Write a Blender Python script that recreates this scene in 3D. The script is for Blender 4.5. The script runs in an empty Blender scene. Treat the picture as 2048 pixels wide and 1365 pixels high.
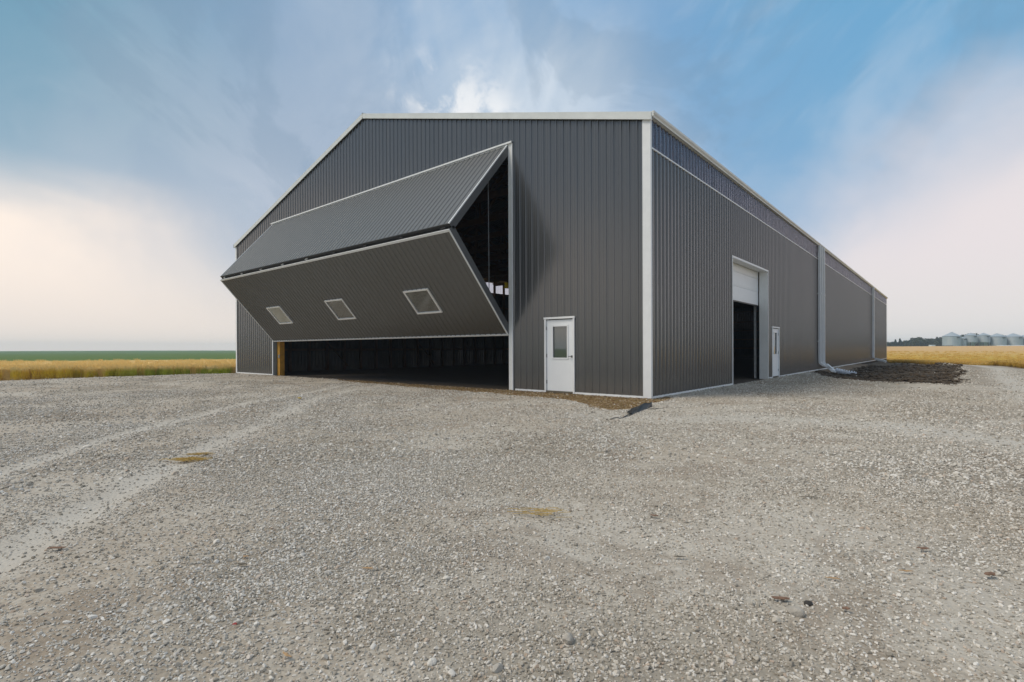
import bpy, math, random
import numpy as np
from mathutils import Matrix, Vector
random.seed(7); rng = np.random.default_rng(7)
SC = bpy.context.scene
COL = SC.collection

# ------------------------------------------------------------------ camera
YAW, PITCH, ROLL = 0.7011, -0.0024, -0.0040
CAM = Vector((5.7493, -12.2001, 1.2462))
fwd = Vector((-math.sin(YAW)*math.cos(PITCH), math.cos(YAW)*math.cos(PITCH), math.sin(PITCH)))
rgt0 = Vector((math.cos(YAW), math.sin(YAW), 0)); up0 = rgt0.cross(fwd)
rgt = rgt0*math.cos(ROLL) + up0*math.sin(ROLL)
up = -rgt0*math.sin(ROLL) + up0*math.cos(ROLL)
cd = bpy.data.cameras.new('camera'); cam = bpy.data.objects.new('camera', cd); COL.objects.link(cam)
M = Matrix((rgt, up, -fwd)).transposed().to_4x4(); M.translation = CAM
cam.matrix_world = M
cd.sensor_width = 36; cd.lens = 1038.35/2048*36; cd.shift_y = 19.06/2048
cd.clip_start = .05; cd.clip_end = 6000
SC.camera = cam

# ------------------------------------------------------------------ node helper
class NT:
    def __init__(s, tree): s.t = tree; s.n = tree.nodes; s.l = tree.links
    def node(s, typ, ins=None, **props):
        nd = s.n.new(typ)
        for k, v in props.items(): setattr(nd, k, v)
        for k, v in (ins or {}).items():
            sock = nd.inputs[k]
            if isinstance(v, bpy.types.NodeSocket): s.l.new(v, sock)
            else: sock.default_value = v
        return nd
    def math(s, op, a, b=0.0, c=0.0, clamp=False):
        return s.node('ShaderNodeMath', {0: a, 1: b, 2: c}, operation=op, use_clamp=clamp).outputs[0]
    def vmath(s, op, a, b=(0, 0, 0)):
        nd = s.node('ShaderNodeVectorMath', {0: a, 1: b}, operation=op)
        return nd.outputs['Value'] if op in ('DOT_PRODUCT', 'LENGTH', 'DISTANCE') else nd.outputs['Vector']
    def mix(s, f, a, b, blend='MIX'):
        nd = s.n.new('ShaderNodeMix'); nd.data_type = 'RGBA'; nd.blend_type = blend
        for i, v in ((0, f), (6, a), (7, b)):
            if isinstance(v, bpy.types.NodeSocket): s.l.new(v, nd.inputs[i])
            else: nd.inputs[i].default_value = v if i == 0 else ((*v, 1) if len(v) == 3 else v)
        return nd.outputs[2]
    def ramp(s, f, stops, interp='LINEAR'):
        nd = s.n.new('ShaderNodeValToRGB'); s.l.new(f, nd.inputs[0]); cr = nd.color_ramp; cr.interpolation = interp
        while len(cr.elements) < len(stops): cr.elements.new(.5)
        for e, (p, c) in zip(cr.elements, stops):
            e.position = p; e.color = (*c, 1) if len(c) == 3 else c
        return nd.outputs[0]
    def mr(s, v, a, b, c=0., d=1., smooth=True):
        nd = s.node('ShaderNodeMapRange', {0: v, 1: a, 2: b, 3: c, 4: d}); nd.interpolation_type = 'SMOOTHSTEP' if smooth else 'LINEAR'
        return nd.outputs[0]
    def noise(s, vec, scale, detail=4, rough=.55, dist=0., color=False):
        nd = s.node('ShaderNodeTexNoise', {'Vector': vec, 'Scale': scale, 'Detail': detail, 'Roughness': rough, 'Distortion': dist})
        return nd.outputs['Color' if color else 0]

# ------------------------------------------------------------------ world
SUN_AZ, SUN_EL = math.radians(215), math.radians(52)      # compass bearing from +Y, clockwise
W_ = bpy.data.worlds.new('World'); SC.world = W_; W_.use_nodes = True
w = NT(W_.node_tree); w.n.clear()
tc = w.node('ShaderNodeTexCoord').outputs['Generated']
dirv = w.vmath('NORMALIZE', tc)
sep = w.node('ShaderNodeSeparateXYZ', {0: dirv}); dz = sep.outputs[2]
sky = w.node('ShaderNodeTexSky', sky_type='NISHITA', sun_disc=False, sun_elevation=SUN_EL, sun_rotation=SUN_AZ,
             air_density=1.2, dust_density=2.5, ozone_density=1.5).outputs[0]
nish = w.mix(1.0, sky, (.10, .10, .10), 'MULTIPLY')
# overcast veil whose tone changes with height
veil = w.ramp(w.math('MAXIMUM', dz, 0.0), [(0., (.68, .635, .60)), (.10, (.61, .60, .60)), (.22, (.40, .455, .54)), (.34, (.245, .335, .455)),
                        (.50, (.155, .265, .40)), (.68, (.26, .36, .48)), (.85, (.42, .46, .50)), (1., (.50, .51, .52))])  # upper stops, above the frame, raised to brighten and neutralise the ground
base = w.mix(.86, nish, veil)
# clouds drawn on a flat layer overhead
inv = w.math('DIVIDE', 1.0, w.math('ADD', w.math('MAXIMUM', dz, 0.0), .12))
cl = w.node('ShaderNodeCombineXYZ', {0: w.math('MULTIPLY', sep.outputs[0], inv), 1: w.math('MULTIPLY', sep.outputs[1], inv), 2: 0.}).outputs[0]
rot = w.node('ShaderNodeMapping', {'Vector': cl, 'Rotation': (0, 0, math.radians(58)), 'Scale': (1.5, .55, 1)}).outputs[0]
n1 = w.noise(rot, 1.1, 6, .55, .5)
n2 = w.noise(cl, .8, 4, .5, .3)
nv = w.noise(dirv, 2.6, 5, .6, .3, color=True)
warp = w.vmath('ADD', dirv, w.vmath('MULTIPLY', w.vmath('SUBTRACT', nv, (.5, .5, .5)), (.24, .24, .24)))
def spot(d, outer, inner, wd=True):
    d = Vector(d).normalized()
    dot = w.vmath('DOT_PRODUCT', w.vmath('NORMALIZE', warp) if wd else dirv, tuple(d))
    return w.mr(dot, math.cos(math.radians(outer)), math.cos(math.radians(inner)))
def noise_in(av, bv, sa, sb, scale, seed, detail=6, rough=.55, dist=.4):
    """noise stretched along a fixed heading of the sky"""
    a_, b_ = Vector(av).normalized(), Vector(bv).normalized(); n_ = a_.cross(b_)
    q = w.node('ShaderNodeCombineXYZ', {0: w.math('MULTIPLY', w.vmath('DOT_PRODUCT', dirv, tuple(a_)), sa), 1: w.math('MULTIPLY', w.vmath('DOT_PRODUCT', dirv, tuple(b_)), sb),
                                        2: w.math('ADD', w.vmath('DOT_PRODUCT', dirv, tuple(n_)), seed)}).outputs[0]
    return w.noise(q, scale, detail, rough, dist)
DU = (.40, .42, .81); DV = (-.62, -.45, .64)          # wind-drawn streaks rise to the right
st1 = noise_in(DU, DV, 1.5, 2.7, 2.0, 3.0, 5, .5, .7)
st2 = noise_in(DU, DV, 2.2, 4.2, 5.0, 9.0, 5, .6)
stn = w.math('ADD', w.math('MULTIPLY', st1, .88), w.math('MULTIPLY', st2, .12))
def lay(c_, mask, k, col): return w.mix(w.math('MULTIPLY', mask, k), c_, col)
c = base
c = lay(c, spot((-.95, .02, .47), 24, 3), .65, (.11, .27, .36))            # teal at the left
c = lay(c, spot((-.66, .48, .60), 24, 3), .35, (.13, .27, .45))
c = lay(c, spot((.08, .90, .50), 28, 4), .88, (.060, .27, .46))            # clear blue at the right
c = lay(c, spot((-.12, .92, .36), 17, 1), .40, (.20, .36, .56))
c = lay(c, spot((-.46, .70, .56), 22, 2), .50, (.16, .33, .55))
c = lay(c, spot((-.56, .73, .30), 20, 4), .60, (.50, .555, .61))            # brighter air above the roof
fwd_m = spot((-.46, .78, .42), 36, 12)
c = lay(c, w.math('MULTIPLY', w.mr(stn, .43, .66), fwd_m), .50, (.44, .51, .60))
c = lay(c, w.math('MULTIPLY', w.mr(stn, .50, .38), fwd_m), .25, (.20, .34, .52))
puff = w.mr(w.noise(dirv, 11, 6, .6, .5), .40, .58)
c = lay(c, w.math('MULTIPLY', puff, spot((-.665, .645, .365), 9, 2)), .80, (.80, .79, .78))
c = lay(c, w.math('MULTIPLY', w.mr(stn, .42, .66), spot((-.54, .74, .35), 13, 2)), .35, (.68, .72, .75))
c = lay(c, spot((-.88, .38, .24), 22, 5), .40, (.40, .44, .50))            # grey-blue bank
c = lay(c, w.math('MULTIPLY', w.mr(st1, .50, .42), spot((-.90, .30, .38), 26, 6)), .30, (.22, .31, .42))
c = lay(c, w.mr(n2, .45, .75), .12, (.55, .57, .60))
bn = noise_in((-.2, .5, .84), (-.9, -.3, .1), 2.6, 1.7, 2.3, 21.0, 6, .58, .8)
upm = w.mr(dz, .16, .34)
c = lay(c, w.math('MULTIPLY', w.mr(bn, .50, .40), upm), .26, (.145, .23, .33))     # greyer, heavier cloud bellies
c = lay(c, w.math('MULTIPLY', w.mr(bn, .52, .66), upm), .18, (.46, .52, .58))
# low pinkish bank at the right; its upper edge climbs to the right
pk = w.math('ADD', w.vmath('DOT_PRODUCT', dirv, (-0.3258, -0.2414, 0.9141)), w.math('MULTIPLY', w.math('SUBTRACT', stn, .5), .22))
c = lay(c, w.mr(pk, .005, -.10), .80, (.64, .60, .615))
# bright peach cloud low at the left, with a harder upper edge
lowl = w.mr(w.vmath('DOT_PRODUCT', warp, tuple(Vector((-.88, -.35, -.02)).normalized())), .66, .86)
edge = w.mr(w.math('ADD', dz, w.math('MULTIPLY', w.math('SUBTRACT', n2, .5), .18)), .30, .20)
c = w.mix(w.math('MULTIPLY', w.math('MULTIPLY', lowl, edge), .95), c, (.82, .715, .63))
# soft pinkish bank low at the right
c = w.mix(w.math('MULTIPLY', spot((.06, .98, .10), 19, 5), .85), c, (.66, .605, .61))
# smoke haze at the horizon
c = w.mix(w.mr(dz, .17, .0), c, w.mix(w.mr(sep.outputs[0], -.9, -.1), (.695, .625, .57), (.62, .60, .585)))
c = w.mix(w.mr(dz, -.02, -.12), c, (.30, .28, .25))
bg = w.node('ShaderNodeBackground', {'Color': c, 'Strength': 1.0})
w.node('ShaderNodeOutputWorld', {0: bg.outputs[0]})

sd = bpy.data.lights.new('sun', 'SUN'); sd.energy = 1.5; sd.angle = math.radians(22); sd.color = (1, .89, .74)
sun = bpy.data.objects.new('sun', sd); COL.objects.link(sun)
sv = Vector((math.sin(SUN_AZ)*math.cos(SUN_EL), math.cos(SUN_AZ)*math.cos(SUN_EL), math.sin(SUN_EL)))
sun.rotation_euler = sv.to_track_quat('Z', 'Y').to_euler(); sun.location = sv*60
vs = SC.view_settings; vs.view_transform = 'Standard'; vs.look = 'None'; vs.exposure = .36; vs.gamma = 1; vs.use_curve_mapping = False
SC.cycles.max_bounces = 6; SC.cycles.diffuse_bounces = 3; SC.cycles.transparent_max_bounces = 12
SC.cycles.caustics_reflective = False; SC.cycles.caustics_refractive = False

# ------------------------------------------------------------------ materials
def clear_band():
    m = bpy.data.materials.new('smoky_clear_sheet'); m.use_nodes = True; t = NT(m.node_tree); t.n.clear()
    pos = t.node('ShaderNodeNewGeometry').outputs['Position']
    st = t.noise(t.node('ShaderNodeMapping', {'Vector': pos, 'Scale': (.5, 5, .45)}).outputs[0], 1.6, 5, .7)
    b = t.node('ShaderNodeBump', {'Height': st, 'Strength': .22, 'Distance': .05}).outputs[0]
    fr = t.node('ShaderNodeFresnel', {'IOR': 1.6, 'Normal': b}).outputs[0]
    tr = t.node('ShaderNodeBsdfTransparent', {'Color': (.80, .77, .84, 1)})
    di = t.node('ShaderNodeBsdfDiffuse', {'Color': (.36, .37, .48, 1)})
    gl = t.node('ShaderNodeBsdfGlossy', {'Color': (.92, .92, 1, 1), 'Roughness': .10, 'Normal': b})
    a = t.node('ShaderNodeMixShader', {0: t.mr(st, .48, .66, .05, .26), 1: tr.outputs[0], 2: di.outputs[0]})  # bluish streaks in the diffuse colour help paint the vertical reflections
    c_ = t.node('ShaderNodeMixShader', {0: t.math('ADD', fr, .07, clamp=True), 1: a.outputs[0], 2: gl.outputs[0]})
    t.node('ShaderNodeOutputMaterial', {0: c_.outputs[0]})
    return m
def mat(name, col, rough=.5, metal=0., spec=.5, noise=None, bump=None, ior=1.5):
    m = bpy.data.materials.new(name); m.use_nodes = True; t = NT(m.node_tree); t.n.clear()
    geo = t.node('ShaderNodeNewGeometry'); pos = geo.outputs['Position']
    cc = (*col, 1)
    p = t.node('ShaderNodeBsdfPrincipled', {'Base Color': cc, 'Roughness': rough, 'Metallic': metal, 'Specular IOR Level': spec, 'IOR': ior})
    if noise:
        sc, amt = noise
        f = t.noise(pos, sc, 6, .6)
        k = t.mr(f, .3, .7, 1-amt, 1+amt, False)
        mc = t.vmath('MULTIPLY', t.vmath('ADD', (0, 0, 0), tuple(col)), (1, 1, 1))
        nd = t.node('ShaderNodeVectorMath', {0: tuple(col)}, operation='SCALE'); t.l.new(k, nd.inputs['Scale'])
        t.l.new(nd.outputs[0], p.inputs['Base Color'])
        t.l.new(t.math('ADD', rough, t.math('MULTIPLY', t.math('SUBTRACT', f, .5), .25)), p.inputs['Roughness'])
    if bump:
        sc, st = bump
        b = t.node('ShaderNodeBump', {'Height': t.noise(pos, sc, 4), 'Strength': st, 'Distance': .02})
        t.l.new(b.outputs[0], p.inputs['Normal'])
    t.node('ShaderNodeOutputMaterial', {0: p.outputs[0]})
    m['_'] = 1
    return m

def siding_mat(name, col, rough=.16):
    """painted steel: slight per-sheet tone change, oil-canning and dust near the ground"""
    m = bpy.data.materials.new(name); m.use_nodes = True; t = NT(m.node_tree); t.n.clear()
    pos = t.node('ShaderNodeNewGeometry').outputs['Position']
    oi = t.node('ShaderNodeObjectInfo').outputs['Random']
    z = t.node('ShaderNodeSeparateXYZ', {0: pos}).outputs[2]
    st = t.node('ShaderNodeMapping', {'Vector': pos, 'Scale': (3, 3, .25)}).outputs[0]
    n = t.noise(st, 1.5, 5, .6)
    c = t.mix(n, tuple(x*.90 for x in col), tuple(x*1.10 for x in col))
    c = t.mix(t.math('MULTIPLY', oi, .5), c, tuple(x*1.10 for x in col))
    dust = t.math('MULTIPLY', t.mr(t.math('ADD', z, t.math('MULTIPLY', n, .5)), .95, .10), .22)
    c = t.mix(dust, c, (.30, .26, .21))
    b = t.node('ShaderNodeBump', {'Height': t.noise(t.node('ShaderNodeMapping', {'Vector': pos, 'Scale': (2.2, 2.2, .6)}).outputs[0], 1.3, 2), 'Strength': .07, 'Distance': .05}).outputs[0]
    p = t.node('ShaderNodeBsdfPrincipled', {'Base Color': c, 'Roughness': t.mr(n, .3, .7, rough, rough+.10, False), 'Specular IOR Level': .5, 'IOR': 1.85, 'Normal': b})
    t.node('ShaderNodeOutputMaterial', {0: p.outputs[0]})
    return m

M_SID = siding_mat('charcoal_steel', (.060, .062, .063))
M_LEAFSID = mat('door_steel', (.050, .056, .058), .40, spec=.5, ior=2.1)
M_TRIM = mat('white_steel_trim', (.80, .82, .83), .38, noise=(2.5, .05))
M_GUT = mat('pale_gutter', (.68, .71, .70), .4, noise=(2.0, .06))
M_DOOR = mat('white_door_paint', (.83, .86, .88), .42, noise=(1.5, .03))
M_JAMB = mat('white_jamb', (.76, .77, .75), .45, noise=(2., .05))
M_DARK = mat('dark_frame_steel', (.035, .037, .04), .5, noise=(3., .2))
M_WOOD = mat('framing_timber', (.10, .055, .03), .8, noise=(4., .3))
M_POST = mat('golden_treated_post', (.52, .27, .035), .65, noise=(5., .22))
M_GALV = mat('galvanised_steel', (.45, .47, .48), .4, .6, noise=(6., .2))
M_ROOF = mat('roof_steel', (.06, .06, .062), .4, noise=(1., .05))
M_WFR = mat('bright_vinyl_frame', (.93, .93, .92), .4)
M_BLACK = mat('black_plastic', (.022, .023, .024), .45, noise=(9., .3))
M_HINGE = mat('hinge_steel', (.25, .25, .25), .4, .8)
M_YEL = mat('yellow_bracket', (.55, .38, .02), .5)
M_BARK = mat('red_brown_bark', (.20, .12, .08), .9, noise=(40., .3))
M_TAN = mat('tan_wood_sliver', (.42, .27, .14), .9, noise=(40., .2))
M_GREYW = mat('grey_weathered_wood', (.14, .12, .09), .9, noise=(40., .3))
M_CLOD = mat('dark_soil_clod', (.05, .045, .04), .95)
M_ROCK = mat('pale_stone', (.66, .62, .55), .9, noise=(30., .2), bump=(60, .5))
M_ROCKG = mat('grey_stone', (.42, .39, .34), .9, noise=(30., .2), bump=(60, .5))

def glass(name, tint, trans=.5, rough=.03, dif=.12, add=.10, tcol=None):
    m = bpy.data.materials.new(name); m.use_nodes = True; t = NT(m.node_tree); t.n.clear()
    fr = t.node('ShaderNodeFresnel', {'IOR': 1.6}).outputs[0]
    tr = t.node('ShaderNodeBsdfTransparent', {'Color': (*(tcol or [x*trans for x in tint]), 1)})
    pos = t.node('ShaderNodeNewGeometry').outputs['Position']
    di = t.node('ShaderNodeBsdfDiffuse', {'Color': (*tint, 1)})
    gl = t.node('ShaderNodeBsdfGlossy', {'Color': (1, 1, 1, 1), 'Roughness': rough})
    a = t.node('ShaderNodeMixShader', {0: dif, 1: tr.outputs[0], 2: di.outputs[0]})
    b = t.node('ShaderNodeMixShader', {0: t.math('ADD', fr, add, clamp=True), 1: a.outputs[0], 2: gl.outputs[0]})
    t.node('ShaderNodeOutputMaterial', {0: b.outputs[0]})
    return m
M_GLASS = glass('window_glass', (.55, .62, .58), .35)
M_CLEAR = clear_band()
M_PANE1 = glass('painted_sheen_glass', (.62, .64, .54), .4, .05, .55)  # left pane: grazing reflection painted in as a paler diffuse mix

# ------------------------------------------------------------------ mesh helpers
class MB:
    def __init__(s): s.v = []; s.f = []
    def quad(s, a, b, c_, d): i = len(s.v); s.v += [a, b, c_, d]; s.f.append((i, i+1, i+2, i+3)); return s
    def box(s, x0, y0, z0, x1, y1, z1):
        i = len(s.v)
        s.v += [(x0, y0, z0), (x1, y0, z0), (x1, y1, z0), (x0, y1, z0), (x0, y0, z1), (x1, y0, z1), (x1, y1, z1), (x0, y1, z1)]
        s.f += [tuple(i+k for k in q) for q in ((0, 3, 2, 1), (4, 5, 6, 7), (0, 1, 5, 4), (1, 2, 6, 5), (2, 3, 7, 6), (3, 0, 4, 7))]
        return s
    def beam(s, p, q, wd, ht, upv=(0, 0, 1)):
        """bar from p to q; wd across, ht along upv"""
        p, q = Vector(p), Vector(q); d = (q-p).normalized(); u = Vector(upv); sd_ = d.cross(u)
        if sd_.length < 1e-4: sd_ = d.cross(Vector((1, 0, 0)))
        sd_.normalize(); u = sd_.cross(d).normalized(); i = len(s.v)
        for e in (p, q):
            for a, b in ((-1, -1), (1, -1), (1, 1), (-1, 1)): s.v.append(tuple(e+sd_*a*wd/2+u*b*ht/2))
        s.f += [tuple(i+k for k in f) for f in ((0, 1, 2, 3), (7, 6, 5, 4), (0, 4, 5, 1), (1, 5, 6, 2), (2, 6, 7, 3), (3, 7, 4, 0))]
        return s
    def tube(s, pts, rads, n=12, cap=True, flat=1.0):
        pts = [Vector(p) for p in pts]; rings = []
        if not hasattr(rads, '__len__'): rads = [rads]*len(pts)
        for k, p in enumerate(pts):
            d = (pts[min(k+1, len(pts)-1)]-pts[max(k-1, 0)]).normalized()
            a = d.cross(Vector((0, 0, 1)))
            if a.length < .05: a = d.cross(Vector((0, 1, 0)))
            a.normalize(); b = a.cross(d); i = len(s.v)
            for j in range(n):
                t = 2*math.pi*j/n; s.v.append(tuple(p+(a*math.cos(t)+b*math.sin(t)*flat)*rads[k]))
            rings.append(i)
        for a, b in zip(rings, rings[1:]):
            for j in range(n): s.f.append((a+j, a+(j+1) % n, b+(j+1) % n, b+j))
        if cap: s.f.append(tuple(rings[0]+j for j in range(n-1, -1, -1))); s.f.append(tuple(rings[-1]+j for j in range(n)))
        return s
    def extrude(s, prof, a, b, fn):
        """closed profile [(p,q)] swept between a and b, fn(t,p,q)->xyz"""
        n = len(prof); i = len(s.v)
        s.v += [fn(a, *p) for p in prof]+[fn(b, *p) for p in prof]
        for j in range(n): s.f.append((i+j, i+(j+1) % n, i+n+(j+1) % n, i+n+j))
        s.f.append(tuple(i+j for j in range(n-1, -1, -1))); s.f.append(tuple(i+n+j for j in range(n)))
        return s
    def mesh(s, name, m, smooth=False):
        me = bpy.data.meshes.new(name); me.from_pydata(s.v, [], s.f)
        if m: me.materials.append(m)
        if smooth: me.polygons.foreach_set('use_smooth', [True]*len(me.polygons))
        me.update(); return me
    def build(s, name, m, parent=None, loc=(0, 0, 0), smooth=False, bevel=0):
        o = link(name, s.mesh(name, m, smooth), parent, loc)
        if bevel:
            b = o.modifiers.new('bevel', 'BEVEL'); b.width = bevel; b.segments = 2; b.limit_method = 'ANGLE'
        return o
def link(name, data, parent=None, loc=(0, 0, 0)):
    o = bpy.data.objects.new(name, data); COL.objects.link(o); o.location = loc
    if parent: o.parent = parent
    return o
def tag(o, label=None, cat=None, group=None, kind=None):
    for k, v in (('label', label), ('category', cat), ('group', group), ('kind', kind)):
        if v: o[k] = v
    return o
def empty(name, loc=(0, 0, 0), rz=0, **kw):
    o = link(name, None, None, loc); o.rotation_euler.z = rz; return tag(o, **kw)
def copy_tree(o, parent=None):
    c_ = o.copy(); COL.objects.link(c_)
    if parent: c_.parent = parent
    for ch in list(o.children): copy_tree(ch, c_)
    return c_

def vnoise(x, y, seed=0):
    xi = np.floor(x).astype(np.int64); yi = np.floor(y).astype(np.int64); xf = x-xi; yf = y-yi
    def h(a, b):
        n = (a*374761393+b*668265263+seed*1442695041) & 0xffffffff
        n = ((n ^ (n >> 13))*1274126177) & 0xffffffff
        return ((n ^ (n >> 16)) & 0xffff)/65535.
    u = xf*xf*(3-2*xf); v = yf*yf*(3-2*yf)
    return (h(xi, yi)*(1-u)+h(xi+1, yi)*u)*(1-v)+(h(xi, yi+1)*(1-u)+h(xi+1, yi+1)*u)*v
def fbm(x, y, seed=0, oct=4):
    r = 0; a = .5
    for i in range(oct): r = r+a*(vnoise(x*2**i, y*2**i, seed+i)-.5); a *= .5
    return r
def sstep(a, b, x):
    t = np.clip((x-a)/(b-a), 0, 1); return t*t*(3-2*t)
def polydist(x, y, pts):
    d = np.full(np.shape(x), 1e9)
    for (ax, ay), (bx, by) in zip(pts, pts[1:]):
        dx, dy = bx-ax, by-ay; t = np.clip(((x-ax)*dx+(y-ay)*dy)/(dx*dx+dy*dy), 0, 1)
        d = np.minimum(d, np.hypot(x-ax-t*dx, y-ay-t*dy))
    return d
def inpoly(x, y, pts):
    r = np.zeros(np.shape(x), bool)
    for (ax, ay), (bx, by) in zip(pts, pts[1:]+pts[:1]):
        c_ = ((ay > y) != (by > y)) & (x < (bx-ax)*(y-ay)/((by-ay) or 1e-9)+ax); r ^= c_
    return r
def sdpoly(x, y, pts):
    d = polydist(x, y, pts+pts[:1]); return np.where(inpoly(x, y, pts), -d, d)

# ------------------------------------------------------------------ ground shape
BW, BL, HE, HR = 24.62, 63.03, 7.0, 10.59        # barn width, length, eave, ridge
LN = Vector((9.5, -6.5)).normalized()             # left crop line normal, towards the pad
def s_left(x, y): return (x+26.9)*LN.x+(y-.9)*LN.y          # distance on the pad side of the left crop line
def t_left(x, y): return -((x+26.9)*(-LN.y)+(y-.9)*LN.x)    # along the line, positive away from the barn
RPOLY = [(16, -40), (14, 10), (12, 25), (9.8, 39.6), (6.9, 56.8), (2.6, 63.7), (-6, 72), (-40, 92), (-40, 300), (300, 300), (300, -40)]
SOIL = [(.35, 19.0), (1.4, 14.2), (2.55, 10.9), (3.6, 9.9), (4.84, 9.86), (5.62, 9.5), (6.15, 10.8), (5.9, 14.1), (6.3, 20.4), (5.9, 26), (6.4, 33), (5.2, 42), (3.4, 52), (1.6, 60), (.35, 63)]
STRIP = [(-14.5, -.02), (-13.5, -.5), (-11.9, -.75), (-9, -.9), (-6.75, -1.15), (-4.1, -1.25), (-2.6, -1.3), (-1.6, -1.45), (-.8, -1.9), (-.1, -2.5), (.45, -2.75), (.68, -2.3), (.6, -1.5), (.5, -.8), (.42, .5), (.02, .9), (.02, -.02)]
TRA = [(-1.2, -11.9), (-1.64, -11.53), (-2.33, -11.05), (-3.27, -10.39), (-4.7, -9.2), (-6.41, -7.56), (-7.82, -5.66), (-8.9, -4.0), (-10.96, -1.6), (-12, 3)]
TRB = [(2.4, -12.6), (1.51, -11.82), (1.09, -11.59), (.69, -11.31), (.16, -10.94), (-.44, -10.47), (-1.45, -9.75), (-2.51, -8.84), (-4.14, -7.44), (-6.97, -5.0), (-9.0, -2.2), (-10, 3)]
LANE = [(7.6, -2), (7.3, 7), (7.6, 20), (8.2, 34), (7, 45), (4.2, 55)]
DUST = [(.9, -3.6), (1.99, -3.4), (2.9, -2.3), (4.5, -2.1), (5.6, -2.2), (6.9, -3.2)]
def height(x, y):
    x = np.asarray(x, float); y = np.asarray(y, float)
    r = np.hypot(x-5.7, y+12.2)
    s, t = s_left(x, y), t_left(x, y)
    s0 = 3.2+7.5*sstep(0, 13, t)
    h = -.45*sstep(s0, 0, s)
    soil = sdpoly(x, y, SOIL)
    rd = sdpoly(x, y, RPOLY)
    h = h-.22*sstep(.2, -1.2, soil)*sstep(9, 13, y)
    h = h-.25*sstep(6, 0, rd)*sstep(10, 35, y)
    h = h+.08*np.exp(-((soil-.25)/.35)**2)*(y > 8)*(x > .9)*sstep(0., 1, x)        # rim of pushed-up gravel
    strip = sdpoly(x, y, STRIP)
    h = h-.05*sstep(.1, -.4, strip)
    inside = (x < .0) & (x > -BW) & (y > 0) & (y < BL)
    und = fbm(x*.35, y*.35, 3, 3)*.10+fbm(x*1.7, y*1.7, 9, 3)*.035
    dwall = np.minimum(np.abs(y)+np.maximum(x, 0)+np.maximum(-BW-x, 0), np.abs(x)+np.maximum(-y, 0)+np.maximum(y-BL, 0))
    und = und*sstep(0, 1.5, dwall)*sstep(900, 100, r)
    und = und+np.where(soil < 0, fbm(x*1.6, y*1.6, 21, 4)*.34, 0)
    h = np.where(inside, -.03+und*.4, h+und)
    for tr in (TRA, TRB): h = h-.022*np.exp(-(polydist(x, y, tr)/.16)**2)
    # far land: gentle rise to the right, level to the left
    az = (x-5.7)*.764+(y+12.2)*.645       # right-hand axis of the view
    h = h+np.where(rd < 0, 1, 0)*2.3*sstep(40, 320, r)*sstep(-20, 90, az)
    h = h+2.0*sstep(420, 1100, r)*sstep(-.2, -.6, az/np.maximum(r, 1))
    return h

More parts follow.
